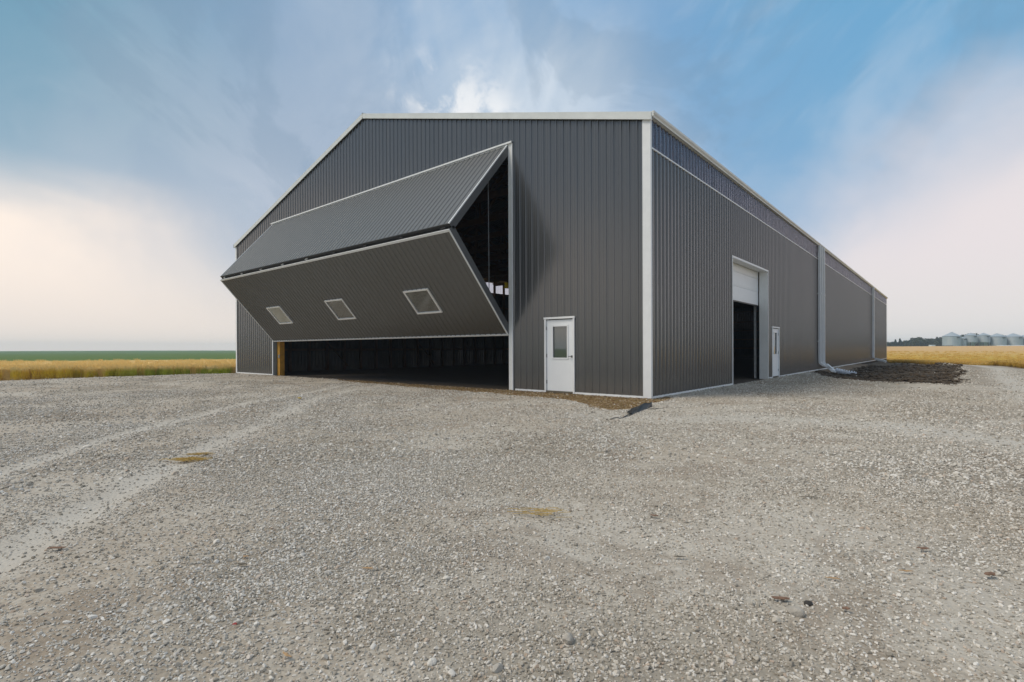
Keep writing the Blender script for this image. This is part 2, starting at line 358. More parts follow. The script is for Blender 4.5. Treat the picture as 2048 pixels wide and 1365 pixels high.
# ------------------------------------------------------------------ ground mesh
def ground():
    nr, na = 470, 760
    rr = np.concatenate([[0], np.geomspace(.7, 1180, nr-1)])
    v0 = math.atan2(fwd.y, fwd.x)
    k = np.linspace(-1, 1, na+1)[:-1]
    ang = v0+math.pi*(.36*k+.64*k**5)      # denser towards the yard
    R, A = np.meshgrid(rr, ang, indexing='ij')
    X = 5.7+R*np.cos(A); Y = -12.2+R*np.sin(A)
    Z = height(X, Y)
    near = np.exp(-R/14)
    Z = Z+fbm(X*9, Y*9, 31, 3)*.018*near
    V = np.stack([X, Y, Z], -1).reshape(-1, 3)
    i = np.arange(nr-1)[:, None]*na; j = np.arange(na)[None]
    a = (i+j).ravel(); b = (i+(j+1) % na).ravel()
    F = np.stack([a, a+na, b+na, b], -1)
    me = bpy.data.meshes.new('ground')
    me.vertices.add(len(V)); me.vertices.foreach_set('co', V.ravel())
    me.loops.add(F.size); me.loops.foreach_set('vertex_index', F.ravel())
    me.polygons.add(len(F)); me.polygons.foreach_set('loop_start', np.arange(0, F.size, 4)); me.polygons.foreach_set('loop_total', np.full(len(F), 4))
    me.polygons.foreach_set('use_smooth', np.ones(len(F), bool))
    me.update(calc_edges=True)
    x, y, r = X.ravel(), Y.ravel(), R.ravel()
    nz = fbm(x*1.1, y*1.1, 5, 4)*1.6
    s, t = s_left(x, y), t_left(x, y)
    rd = sdpoly(x, y, RPOLY)
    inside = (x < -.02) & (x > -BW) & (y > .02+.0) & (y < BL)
    tr = np.maximum(np.exp(-(polydist(x, y, TRA)/.20)**2), np.exp(-(polydist(x, y, TRB)/(.22+.010*np.hypot(x-5, y+12)))**2)*.9)
    tr = np.maximum(tr, np.exp(-(polydist(x, y, LANE)/.45)**2)*.95)
    tr = np.maximum(tr, np.exp(-((polydist(x, y, DUST)+nz*.4)/.55)**2)*.95)
    soil = sdpoly(x, y, SOIL)+nz*.7
    stony = np.clip(.62+(fbm(x*.55, y*.55, 77, 4)*1.7+fbm(x*2.6, y*2.6, 78, 3)*.9)*1.3, 0, 1)
    dark = sstep(.1, -.15, soil)*np.where((x < .95) & (y > 22), .15, 1)
    # pale gravel fingers raked into the soil on its right side
    s0 = 3.2+7.5*sstep(0, 13, t)
    brown = np.maximum(sstep(s0-.2+nz, s0-.9+nz, s), sstep(.8, .1, rd)*(y > 5))*(~inside)
    strip = sstep(.12, -.12, sdpoly(x, y, STRIP)+nz*.28)
    side = sstep(.0, -.3, sdpoly(x, y, [(.0, 19), (.5, 18), (1.25, 24), (1.15, 34), (1., 50), (.9, 63.5), (0, 63.5)])+nz*.3)*(1)   # tan soil at the wall foot
    back = sstep(30, 34, np.where((y < -12.2) | (x > 40), r, 0))
    green = np.maximum(np.maximum(back, sstep(0, -1, s-(-28))), sstep(-2, -6, y+30*0+1e3*(s > -30)*1.0-1e3*(y < -60)))
    green = np.where(rd < 0, 0, np.maximum(back, ((s < -29) & (r > 60)).astype(float)))
    tan = np.clip(sstep(.25, -.35, sdpoly(x, y, [(6.3, 9.6), (6.9, 10.5), (7.0, 16), (7.35, 26), (7.3, 42), (6.5, 42), (6.3, 20), (6.1, 13)])+nz*.5)+.6*sstep(.3, -.5, sdpoly(x, y, [(.4, 1.5), (2.2, 2.5), (4.2, 7.5), (3.4, 9.2), (1.5, 13), (.3, 16)])+nz*.9), 0, 1)
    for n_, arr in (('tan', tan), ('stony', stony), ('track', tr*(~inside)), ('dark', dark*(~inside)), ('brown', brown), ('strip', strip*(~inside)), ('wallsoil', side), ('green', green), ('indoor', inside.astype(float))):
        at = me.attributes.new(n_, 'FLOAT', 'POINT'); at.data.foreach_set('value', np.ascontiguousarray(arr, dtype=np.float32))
    m = bpy.data.materials.new('yard_ground'); m.use_nodes = True; t_ = NT(m.node_tree); t_.n.clear()
    pos = t_.node('ShaderNodeNewGeometry').outputs['Position']
    A_ = lambda n_: t_.node('ShaderNodeAttribute', attribute_name=n_).outputs['Fac']
    big = t_.noise(pos, .28, 5, .6); mid = t_.noise(pos, 1.7, 5, .65); fine = t_.noise(pos, 45, 4, .7)
    vor = t_.node('ShaderNodeTexVoronoi', {'Vector': pos, 'Scale': 42., 'Randomness': 1.}, feature='F1')
    vd, vc = vor.outputs['Distance'], vor.outputs['Color']
    vor2 = t_.node('ShaderNodeTexVoronoi', {'Vector': pos, 'Scale': 17., 'Randomness': 1.}, feature='F1')
    g = t_.mix(t_.mr(big, .38, .62), (.37, .31, .24), (.49, .45, .385))
    g = t_.mix(t_.math('MULTIPLY', t_.mr(mid, .42, .66), .5), g, (.37, .315, .245))
    vv = t_.node('ShaderNodeSeparateXYZ', {0: vc}).outputs[0]
    stone = t_.mix(vv, (.24, .22, .185), (.68, .64, .56))
    v2 = t_.node('ShaderNodeSeparateXYZ', {0: vor2.outputs['Color']}).outputs[0]
    stone2 = t_.mix(v2, (.26, .24, .20), (.64, .60, .53))
    tr_ = A_('track'); notr = t_.math('SUBTRACT', 1.0, t_.math('MULTIPLY', tr_, .85))
    g = t_.mix(t_.math('MULTIPLY', t_.mr(vd, .55, .2), t_.math('MULTIPLY', notr, .55)), g, stone)
    g = t_.mix(t_.math('MULTIPLY', t_.mr(v2, .55, .8), t_.math('MULTIPLY', notr, .35)), g, stone2)
    g = t_.mix(t_.math('MULTIPLY', t_.mr(fine, .35, .65), .3), g, (.58, .54, .46))
    g = t_.mix(t_.math('MULTIPLY', t_.mr(A_('stony'), .35, .95), t_.math('MULTIPLY', notr, .62)), g, t_.mix(mid, (.20, .17, .13), (.30, .265, .21)))  # fines darkened in stony areas: shade between stones painted into the colour
    g = t_.mix(t_.math('MULTIPLY', t_.mr(t_.noise(pos, .9, 5, .7, .5), .52, .64), .6), g, (.27, .215, .16))
    g = t_.mix(t_.math('MULTIPLY', A_('tan'), .6), g, (.27, .225, .17))
    g = t_.mix(t_.math('MULTIPLY', tr_, .75), g, (.56, .535, .48))
    dk = t_.mix(t_.mr(mid, .35, .65), (.045, .035, .023), (.10, .075, .05))
    dk = t_.mix(t_.math('MULTIPLY', t_.mr(vv, .93, .97), .6), dk, (.30, .28, .25))
    wallc = t_.mix(mid, (.20, .145, .095), (.32, .24, .17))
    g = t_.mix(A_('dark'), g, dk)
    g = t_.mix(A_('wallsoil'), g, wallc)
    g = t_.mix(A_('brown'), g, t_.mix(mid, (.10, .075, .05), (.20, .16, .115)))
    sc_ = t_.mix(t_.mr(vv, .2, .8), (.16, .10, .04), (.36, .26, .12))
    g = t_.mix(A_('strip'), g, t_.mix(t_.mr(fine, .35, .65), sc_, (.20, .14, .06)))
    gn = t_.noise(t_.node('ShaderNodeMapping', {'Vector': pos, 'Scale': (.02, .02, .02)}).outputs[0], 1., 4)
    g = t_.mix(A_('green'), g, t_.mix(gn, (.075, .14, .02), (.11, .17, .03)))
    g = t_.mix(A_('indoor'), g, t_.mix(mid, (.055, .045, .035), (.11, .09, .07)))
    hgt = t_.math('ADD', t_.math('MULTIPLY', fine, .5), t_.math('MULTIPLY', t_.math('SUBTRACT', 1., vd), .8))
    b = t_.node('ShaderNodeBump', {'Height': hgt, 'Strength': .6, 'Distance': .012}).outputs[0]
    p = t_.node('ShaderNodeBsdfPrincipled', {'Base Color': g, 'Roughness': .92, 'Specular IOR Level': .2, 'Normal': b})
    t_.node('ShaderNodeOutputMaterial', {0: p.outputs[0]})
    me.materials.append(m)
    o = link('ground', me); tag(o, kind='structure'); return o
ground()

# ------------------------------------------------------------------ barn
barn = empty('barn', (0, 0, 0), label='large charcoal ribbed steel barn with white trim and a half-raised bifold door', cat='barn')
PITCH9 = .2286
RIB_SIDE = [(-.052, 0), (-.020, .034), (.020, .034), (.052, 0)]
RIB_LEAF = [(-.036, 0), (-.014, .022), (.014, .022), (.036, 0)]
RIB = [(-.034, 0), (-.016, .024), (.016, .024), (.034, 0), (.0665, 0), (.072, .0035), (.080, .0035), (.0862, 0), (.1427, 0), (.148, .0035), (.157, .0035), (.1625, 0)]
def profile(u0, u1, amp=1., rib=None):
    pts = []
    k0 = int(math.floor(u0/PITCH9))-1
    for k in range(k0, int(u1/PITCH9)+3):
        for a, o_ in (rib or RIB): pts.append((k*PITCH9+PITCH9/2+a, o_*amp))
    xs = [p[0] for p in pts]; ys = [p[1] for p in pts]
    inner = [(x, y) for x, y in pts if u0+1e-6 < x < u1-1e-6]
    return [(u0, float(np.interp(u0, xs, ys)))]+inner+[(u1, float(np.interp(u1, xs, ys)))], (xs, ys)
def sheet(mb, u0, u1, ivals, P, breaks=(), amp=1., rib=None):
    """ribbed sheet; ivals(umid)-> list of (bottom, top) callables/values in v"""
    pts, (xs, ys) = profile(u0, u1, amp, rib)
    for b in breaks:
        if u0 < b < u1 and all(abs(b-p[0]) > 1e-5 for p in pts): pts.append((b, float(np.interp(b, xs, ys))))
    pts.sort()
    for (a, oa), (b, ob) in zip(pts, pts[1:]):
        for lo, hi in ivals((a+b)/2):
            f = lambda q, u: q(u) if callable(q) else q
            if f(hi, (a+b)/2)-f(lo, (a+b)/2) < .01: continue
            mb.quad(P(a, f(lo, a), oa), P(b, f(lo, b), ob), P(b, f(hi, b), ob), P(a, f(hi, a), oa))
    return mb
SHEETW = PITCH9*4
SL = (HR-HE)/(BW/2)
def roofz(x): return HE+SL*(BW/2-abs(x+BW/2))
XR, XL, HD = -4.52, -20.19, 7.553          # big door opening
MD = (-3.255, -2.275, 2.12)                # entry door opening
def front_iv(u):
    top = lambda x: roofz(x)+.02
    if XL < u < XR: return [(HD, top)]
    if MD[0] < u < MD[1]: return [(MD[2], top)]
    return [(-.08, top)]
Y1, Y2, ZO = 6.35, 10.86, 4.386            # drive-in door on the long side
SD = (11.55, 12.67, 2.12)
ZT = 6.29
def side_iv(u):
    if Y1 < u < Y2: return [(ZO, ZT)]
    if SD[0] < u < SD[1]: return [(SD[2], ZT)]
    return [(-.08, ZT)]
BR_F = (XL, XR, MD[0], MD[1], -BW/2); BR_S = (Y1, Y2, SD[0], SD[1])

front = MB()
for z in (1.3, 2.6, 3.9, 5.2, 6.5): front.box(-4.3, .06, z, -.2, .10, z+.14); front.box(-BW+.2, .06, z, XL-.35, .10, z+.14)
for z in (8.0, 9.2): front.box(-BW/2-(HR-z)/SL+.3, .06, z, -BW/2+(HR-z)/SL-.3, .10, z+.14)
front_wall = front.build('front_wall', M_WOOD, barn)
n = int(math.ceil(BW/SHEETW))
for i in range(n):
    u1 = -i*SHEETW; u0 = max(-BW, u1-SHEETW)
    mb = sheet(MB(), u0, u1, front_iv, lambda u, v, o: (u, -o-.001*(i % 2), v), BR_F)
    mb.build('siding_panel', M_SID, front_wall)
side = MB()
for z in (1.2, 2.4, 3.6, 4.8, 5.95): 
    if z < ZO: side.box(-.10, .3, z, -.06, Y1-.2, z+.14); side.box(-.10, SD[1]+.2, z, -.06, BL-.1, z+.14)
    else: side.box(-.10, .3, z, -.06, BL-.1, z+.14)
side_wall = side.build('side_wall', M_WOOD, barn)
shared = sheet(MB(), 0, SHEETW, lambda u: [(-.08, ZT)], lambda u, v, o: (o, u, v), rib=RIB_SIDE).mesh('siding_panel', M_SID)
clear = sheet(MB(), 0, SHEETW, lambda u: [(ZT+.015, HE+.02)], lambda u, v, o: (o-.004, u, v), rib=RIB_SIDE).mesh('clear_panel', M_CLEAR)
ns = int(math.ceil(BL/SHEETW))
for i in range(ns):
    u0 = i*SHEETW; u1 = min(BL, u0+SHEETW)
    touch = any(u0 < b < u1 for b in BR_S) or (u0 >= Y1 and u1 <= Y2) or u1-u0 < SHEETW-1e-6
    if touch: sheet(MB(), u0, u1, side_iv, lambda u, v, o: (o, u, v), BR_S, rib=RIB_SIDE).build('siding_panel', M_SID, side_wall)
    else: link('siding_panel', shared, side_wall, (0, u0, 0))
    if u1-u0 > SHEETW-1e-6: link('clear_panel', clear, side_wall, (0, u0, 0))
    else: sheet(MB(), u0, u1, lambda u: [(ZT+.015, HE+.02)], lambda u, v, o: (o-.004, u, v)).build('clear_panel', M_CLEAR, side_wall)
# far long wall and rear wall
fs = MB()
for z in (1.2, 2.4, 3.6, 4.8, 5.95): fs.box(-BW+.06, .3, z, -BW+.10, BL-.1, z+.14)
far_wall = fs.build('far_side_wall', M_WOOD, barn)
sh2 = sheet(MB(), 0, SHEETW, lambda u: [(-.7, 6.15)], lambda u, v, o: (-o, u, v)).mesh('siding_panel', M_SID)
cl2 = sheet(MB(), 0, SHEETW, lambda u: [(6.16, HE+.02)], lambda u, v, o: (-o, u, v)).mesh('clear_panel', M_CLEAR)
for i in range(ns):
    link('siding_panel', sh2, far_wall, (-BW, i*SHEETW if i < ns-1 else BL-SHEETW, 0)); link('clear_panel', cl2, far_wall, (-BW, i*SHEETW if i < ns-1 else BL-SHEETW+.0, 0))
rear = MB()
for z in (1.2, 2.4, 3.6, 4.8, 6.2): rear.box(-BW+.2, BL-.10, z, -.2, BL-.06, z+.14)
rear_wall = rear.build('rear_wall', M_WOOD, barn)
for i in range(n):
    u1 = -i*SHEETW; u0 = max(-BW, u1-SHEETW)
    sheet(MB(), u0, u1, lambda u: [(-.7, lambda x: roofz(x)+.02)], lambda u, v, o: (u, BL+o, v), (-BW/2,)).build('siding_panel', M_SID, rear_wall)
# roof: two ribbed slopes with real sheet depth
for sgn in (0, 1):
    P = (lambda u, v, o: (v, u, roofz(v)+.12+o)) if sgn == 0 else (lambda u, v, o: (v, u, roofz(v)+.12+o))
    mb = MB()
    pts, _ = profile(-.06, BL+.06)
    xa, xb = (-BW/2, .06) if sgn == 0 else (-BW-.06, -BW/2)
    zz = lambda x: HE+SL*(BW/2-abs(x+BW/2))
    for (a, oa), (b, ob) in zip(pts, pts[1:]):
        mb.quad((xa, a, zz(xa)+.12+oa), (xb, a, zz(xb)+.12+oa), (xb, b, zz(xb)+.12+ob), (xa, b, zz(xa)+.12+ob))
    mb.build('roof_slope', M_ROOF, barn)
cap = MB()
for sg in (-1, 1):
    cap.beam((-BW/2+sg*.10, -.09, HR+.155-.10*SL+.01), (-BW/2+sg*.10, BL+.08, HR+.155-.10*SL+.01), .24, .012, (sg*SL, 0, 1))
cap.tube([(-BW/2, -.09, HR+.165), (-BW/2, BL+.08, HR+.165)], .03, 8)
cap.build('ridge_cap', M_ROOF, barn)
# rake trims
for sg, xe in ((1, .09), (-1, -BW-.09)):
    mb = MB(); x0 = -BW/2; z0, z1 = roofz(x0), HE-SL*.09
    n_seg = 4
    for k in range(n_seg):
        a, b = k/n_seg, (k+1)/n_seg
        for yy, th, zo, hh in ((-.075, .03, .055, .165), (-.085, .012, .148, .03)):
            mb.beam((x0+(xe-x0)*a, yy-.002*(k % 2), z0+(z1-z0)*a+zo), (x0+(xe-x0)*b, yy-.002*(k % 2), z0+(z1-z0)*b+zo), th, hh)
    mb.box(xe-.005 if sg > 0 else xe-.0, -.11, z1-.03, xe+.0 if sg > 0 else xe+.005, -.05, z1+.15)
    mb.build('rake_trim', M_GUT, barn)
    mb = MB()
    mb.beam((x0, -.04, z0+.06), (xe, -.04, z1+.06), .08, .10); mb.build('rake_soffit', M_DARK, barn)
# corner trims
def corner(x0, x1, y0, y1, z1, name='corner_trim'):
    MB().box(x0, y0, .0, x1, y1, z1).build(name, M_TRIM, barn, bevel=.006)
mb = MB().box(-.19, -.030, 0, .030, -.0225, 7.02).box(.0225, -.0225, 0, .030, .055, 7.02); mb.box(-.194, -.03, 0, -.186, -.018, 7.02).build('corner_trim', M_TRIM, barn)
mb = MB().box(-BW-.03, -.030, 0, -BW+.13, -.0225, 7.02).box(-BW-.03, -.0225, 0, -BW-.0225, .15, 7.02); mb.build('corner_trim', M_TRIM, barn)
mb = MB().box(.0225, BL-.15, 0, .03, BL+.03, 7.02).box(-.15, BL+.0225, 0, .0225, BL+.03, 7.02); mb.build('corner_trim', M_TRIM, barn)
# base trims
for a, b in ((-BW+.13, XL-.1), (XR+.12, MD[0]-.035), (MD[1]+.035, -.194)): MB().box(a, -.034, -.01, b, -.004, .045).build('base_trim', M_TRIM, barn)
for a, b in ((.055, Y1-.03), (Y2+.03, SD[0]-.05), (SD[1]+.05, BL-.15)): MB().box(.004, a, -.01, .040, b, .045).build('base_trim', M_TRIM, barn)
# ledge under the clear band
MB().box(.004, .055, ZT-.02, .042, BL-.15, ZT+.016).build('band_trim', M_TRIM, barn)
# gutter with dark line of fascia under it
gp = [(.022, 7.16), (.022, 7.03), (.105, 7.025), (.112, 7.06), (.150, 7.10), (.156, 7.15), (.146, 7.152), (.138, 7.105), (.10, 7.045), (.032, 7.045), (.032, 7.16)]
MB().extrude(gp, -.09, BL+.08, lambda t, p, q: (p, t, q)).box(.022, -.094, 7.03, .15, -.0905, 7.145).build('gutter', M_GUT, barn)
gp2 = [(-BW-p, q) for p, q in gp][::-1]
MB().extrude(gp2, -.09, BL+.08, lambda t, p, q: (p, t, q)).build('gutter', M_GUT, barn)
MB().box(-.02, .0, 7.02, .021, BL, 7.10).build('fascia', M_GUT, barn)

# fluted downspouts with kicked-out feet
def downspout(y, r=.07, top=7.04, zb=.42, dx=.85, z_end=-.12, dy=-.25, n=16):
    prof = []
    pts = [(.13, y, top), (.13, y, zb+.1), (.15, y, zb), (.30, y+dy*.15, zb-.12), (.13+dx*.75, y+dy*.7, z_end+.10), (.13+dx, y+dy, z_end)]
    mb = MB(); base_i = None
    for k, p_ in enumerate(pts):
        p_ = Vector(p_); d = (Vector(pts[min(k+1, len(pts)-1)])-Vector(pts[max(k-1, 0)])).normalized()
        a = Vector((0, 1, 0)) if abs(d.z) > .6 else d.cross(Vector((0, 0, 1))).normalized(); b = a.cross(d).normalized(); i = len(mb.v)
        for j in range(n*2):
            t = math.pi*j/n; q = r*(1.0 if j % 4 < 2 else .94)
            sx = math.copysign(min(1, abs(math.cos(t))*1.25), math.cos(t)); sy = math.copysign(min(1, abs(math.sin(t))*1.25), math.sin(t))
            mb.v.append(tuple(p_+a*sx*q+b*sy*q))
        if base_i is not None:
            m2 = n*2
            for j in range(m2): mb.f.append((base_i+j, base_i+(j+1) % m2, i+(j+1) % m2, i+j))
        base_i = i
    mb.f.append(tuple(base_i+j for j in range(n*2)))
    o = mb.build('downspout', M_TRIM, barn)
    for z in (1.6, 4.3, 6.4): MB().box(.028, y-r-.025, z, .135+r, y+r+.025, z+.04).build('bracket', M_TRIM, o)
for yy in (21.35, 21.95, 22.55): downspout(yy, .070, dx=.72, zb=.40, dy=(21.75-yy)*.7)
downspout(48.0, .10, dx=1.0, z_end=-.05, dy=-.4, zb=.30)

# ---- opening trims of the big door
MB().box(-4.64, -.045, 0, XR+.012, -.021, HD+.0).box(-4.64, -.021, 0, -4.612, .14, HD-.03).build('door_jamb_trim', M_JAMB, barn, bevel=.004)
MB().box(XR-.012+.024, -.058, 0, XR+.05, -.022, HD+.06).build('door_edge_trim', M_TRIM, barn)
MB().box(XL-.085, -.05, 0, XL-.02, -.021, HD).build('door_edge_trim', M_TRIM, barn)
MB().box(XL-.02, -.04, 0, XL+.02, .14, HD).build('door_jamb_trim', mat('blue_grey_jamb', (.20, .24, .27), .5), barn)
MB().box(XL-.07, -.10, HD+.0, XR+.05, -.022, HD+.05).build('door_header_trim', M_TRIM, barn)
for xx, wx, y1_ in ((-20.16, .27, .40), (-4.74, .14, .30)):
    MB().box(xx, .15, -.1, xx+wx, y1_, 7.6).build('door_post', M_POST, barn, bevel=.008)
MB().box(-20.02, .130, .86, -19.885, .149, 1.02).build('post_bracket', M_GALV, barn)
MB().box(-20.4, .12, 7.35, -4.3, .30, 7.9).build('door_header', M_WOOD, barn)
MB().box(-5.03, .22, 3.18, -4.95, .36, 3.36).box(-5.06, .24, 3.2, -5.03, .34, 3.23).build('cable_bracket', M_YEL, barn)
MB().tube([(-5.78, .28, 7.4), (-5.75, .28, 2.2)], .014, 6).build('lift_cable', M_GALV, barn)

# ---- bifold door, upper and lower leaves
FY, FZU, FZL, ZB = -2.50, 4.665, 4.525, 1.69
XDR, XDL = -4.66, -20.12
def leaf(name, top, bot, windows=()):
    """top/bot are (y,z) of the outer skin edges; ribs run down the slope"""
    T = Vector((0, top[0], top[1])); B = Vector((0, bot[0], bot[1])); L = (B-T).length
    V = (B-T)/L; U = Vector((1, 0, 0)); N = V.cross(U)          # outward normal
    if N.y > 0: N = -N
    P = lambda u, v, o: tuple(T+U*u+V*v+N*o)
    fr = MB()
    # tube-steel frame members behind the skin
    for v in (.06, L-.06): fr.beam(P(XDL+.03, v, -.11), P(XDR-.03, v, -.11), .10, .18, tuple(N))
    k = 9
    for i in range(k+1):
        u = XDL+.06+(XDR-XDL-.12)*i/k; fr.beam(P(u, .1, -.11), P(u, L-.1, -.11), .10 if i in (0, k) else .08, .18, tuple(N))
    for v in (L*.33, L*.66): fr.beam(P(XDL+.1, v, -.08), P(XDR-.1, v, -.08), .05, .05, tuple(N))
    f = fr.build(name, M_DARK, barn)
    brk = []
    for w0, w1, v0, v1 in windows: brk += [w0, w1]
    def iv(u):
        for w0, w1, v0, v1 in windows:
            if w0 < u < w1: return [(.02, v0), (v1, L-.02)]
        return [(.02, L-.02)]
    ns_ = int(math.ceil((XDR-XDL)/SHEETW))
    for i in range(ns_):
        u1 = XDR-i*SHEETW; u0 = max(XDL, u1-SHEETW)
        sheet(MB(), u0, u1, iv, lambda u, v, o: P(u, v, o), brk, rib=RIB_LEAF).build('door_sheet', M_LEAFSID, f)
    for nm, (a, b) in (('side_edge_trim', (XDR-.03, XDR+.012)), ('side_edge_trim', (XDL-.012, XDL+.03))):
        mb = MB(); mb.beam(P((a+b)/2, 0, .012), P((a+b)/2, L, .012), b-a, .03, tuple(N)); mb.build(nm, M_TRIM, f)
        mb = MB(); e = b if b > XDR-.5 and a > -10 else a
        mb.beam(P(e, 0, -.10), P(e, L, -.10), .012, .20, tuple(N)); mb.build('side_skin', mat('door_side_skin', (.10, .105, .11), .45) if not bpy.data.materials.get('door_side_skin') else bpy.data.materials['door_side_skin'], f)
    return f, P, L, N, V
upper, Pu, Lu, Nu, Vu = leaf('upper_door_leaf', (-.045, HD-.03), (FY, FZU))
wins = [(-18.02, -16.77), (-13.05, -11.80), (-8.13, -6.89)]
Lc = math.hypot(FY, FZL-ZB)
wv = (1.76, 2.72)
lower, Pl, Ll, Nl, Vl = leaf('lower_door_leaf', (FY, FZL), (-.03, ZB), [(a+.03, b-.03, wv[0]+.03, wv[1]-.03) for a, b in wins])
MB().beam(Pl(XDL, .03, .014), Pl(XDR, .03, .014), .07, .034, tuple(Nl)).build('top_edge_trim', M_TRIM, lower)
MB().beam(Pl(XDL, Ll-.02, .012), Pl(XDR, Ll-.02, .012), .055, .03, tuple(Nl)).build('bottom_edge_trim', M_TRIM, lower)
MB().beam(Pu(XDL, Lu-.012, .004), Pu(XDR, Lu-.012, .004), .03, .03, tuple(Nu)).build('bottom_edge_trim', M_DARK, upper)
MB().beam(Pu(XDL, .01, .012), Pu(XDR, .01, .012), .04, .02, tuple(Nu)).build('top_edge_trim', M_TRIM, upper)
for i in range(9):
    u = XDL+.3+(XDR-XDL-.6)*i/8
    MB().box(u-.07, FY+.055, FZL-.02, u+.07, FY+.09, FZU+.02).tube([(u-.10, FY+.05, (FZL+FZU)/2), (u+.10, FY+.05, (FZL+FZU)/2)], .018, 8).build('hinge', M_GALV if i < 5 else M_DARK, upper)
for (a, b) in wins:
    v0, v1 = wv; wf = .055
    mb = MB()
    for p_, q_, ww in ((Pl(a, v0+wf/2, .018), Pl(b, v0+wf/2, .018), wf), (Pl(a, v1-wf/2, .018), Pl(b, v1-wf/2, .018), wf)): mb.beam(p_, q_, ww, .05, tuple(Nl))
    for p_, q_ in ((Pl(a+wf/2, v0+wf, .018), Pl(a+wf/2, v1-wf, .018)), (Pl(b-wf/2, v0+wf, .018), Pl(b-wf/2, v1-wf, .018))): mb.beam(p_, q_, wf, .05, tuple(Nl))
    mb.build('window_frame', M_WFR, lower)
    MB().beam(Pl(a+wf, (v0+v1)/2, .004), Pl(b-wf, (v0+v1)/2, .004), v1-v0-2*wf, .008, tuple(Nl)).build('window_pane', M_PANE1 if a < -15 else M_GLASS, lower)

# ---- entry doors
def entry_door(P, a, b, z1, win, hinge_first=True, rz=0):
    """P(u,v,o): u along wall, v up, o outward"""
    def bx(mb, u0, v0, o0, u1, v1, o1):
        A_ = P(u0, v0, o0); B_ = P(u1, v1, o1); lo = [min(x, y) for x, y in zip(A_, B_)]; hi = [max(x, y) for x, y in zip(A_, B_)]
        return mb.box(*lo, *hi)
    mb = MB()
    bx(mb, a-.03, .0, -.10, a+.025, z1-.01, .045); bx(mb, b-.025, .0, -.10, b+.03, z1-.01, .045); bx(mb, a-.045, z1-.01, -.10, b+.045, z1+.045, .055)
    door = mb.build('entry_door', M_TRIM, barn, bevel=.004)
    w0, w1, v0, v1 = win
    mb = MB()
    l0, l1, lt = a+.035, b-.035, z1-.035
    bx(mb, l0, .05, -.045, l1, v0, .0); bx(mb, l0, v1, -.045, l1, lt, .0); bx(mb, l0, v0, -.045, w0, v1, .0); bx(mb, w1, v0, -.045, l1, v1, .0)
    mb.build('door_leaf', M_DOOR, door)
    mb = MB(); f = .03
    bx(mb, w0-f, v0-f, .001, w1+f, v0+.012, .016); bx(mb, w0-f, v1-.012, .001, w1+f, v1+f, .016); bx(mb, w0-f, v0+.012, .001, w0+.012, v1-.012, .016); bx(mb, w1-.012, v0+.012, .001, w1+f, v1-.012, .016)
    mb.build('window_frame', M_TRIM, door)
    mb = MB(); bx(mb, w0, v0, -.028, w1, v1, -.022); mb.build('window_pane', M_GLASS, door)
    hu = l0-.01 if hinge_first else l1+.01
    for z in (.30, z1/2, z1-.27):
        mb = MB(); bx(mb, hu-.014, z-.05, .0, hu+.014, z+.05, .018); mb.build('hinge', M_HINGE, door)
    ku = l1-.045 if hinge_first else l0+.045
    mb = MB(); c0 = Vector(P(ku, 1.04, .0)); c1 = Vector(P(ku, 1.04, .05)); mb.tube([c0, c0+(c1-c0)*.15], .034, 14); mb.tube([c0, c1], .011, 10)
    e = Vector(P(ku-.085 if hinge_first else ku+.085, 1.04, .055)); mb.tube([c1, e], .012, 10)
    mb.build('door_handle', M_HINGE, door)
    mb = MB(); bx(mb, a+.0, .0, -.12, b-.0, .045, .03); mb.build('threshold', M_GREYW, door)
    return door
entry_door(lambda u, v, o: (u, -o, v), MD[0], MD[1], MD[2], (-3.005, -2.50, .99, 1.905))
entry_door(lambda u, v, o: (o, u, v), SD[0], SD[1], SD[2], (11.9, 12.38, .99, 1.92), hinge_first=False)

# ---- drive-in overhead door on the long side
JD = .30
mb = MB()
mb.box(-JD, Y2-.0, -.02, .034, Y2+.03, ZO+.04).box(-JD, Y1-.03, -.02, .034, Y1+.0, ZO+.04).box(-JD, Y1, ZO, .034, Y2, ZO+.04)
od = mb.build('overhead_door', M_JAMB, barn, bevel=.004)
MB().box(.034, Y2-.004, 0, .044, Y2+.05, ZO+.06).box(.034, Y1-.05, 0, .044, Y1+.004, ZO+.06).box(.034, Y1+.004, ZO-.004, .044, Y2-.004, ZO+.06).build('opening_trim', M_TRIM, od)
for k, (z0, z1) in enumerate(((3.03, 3.565), (3.571, 4.10), (4.106, 4.42))):
    mb = MB().box(-JD-.09, Y1-.02, z0, -JD-.04, Y2+.02, z1)
    mb.box(-JD-.04, Y1+.02, z0+.05, -JD-.034, Y2-.02, z1-.05)
    mb.build('door_section', M_DOOR, od, bevel=.006)
MB().box(-JD-.10, Y1-.02, 2.985, -JD-.03, Y2+.02, 3.029).build('bottom_seal', M_BLACK, od)
MB().box(-JD-.20, Y2-.03, 0, -JD-.125, Y2+.06, 4.3).build('track', M_GALV, od)
MB().box(-JD-.20, Y1-.06, 0, -JD-.125, Y1+.03, 4.3).build('track', M_GALV, od)
MB().box(-.30, Y2+.031, 0, -.13, Y2+.2, 6.2).box(-.30, Y1-.2, 0, -.13, Y1-.031, 6.2).build('jamb_post', M_WOOD, od)

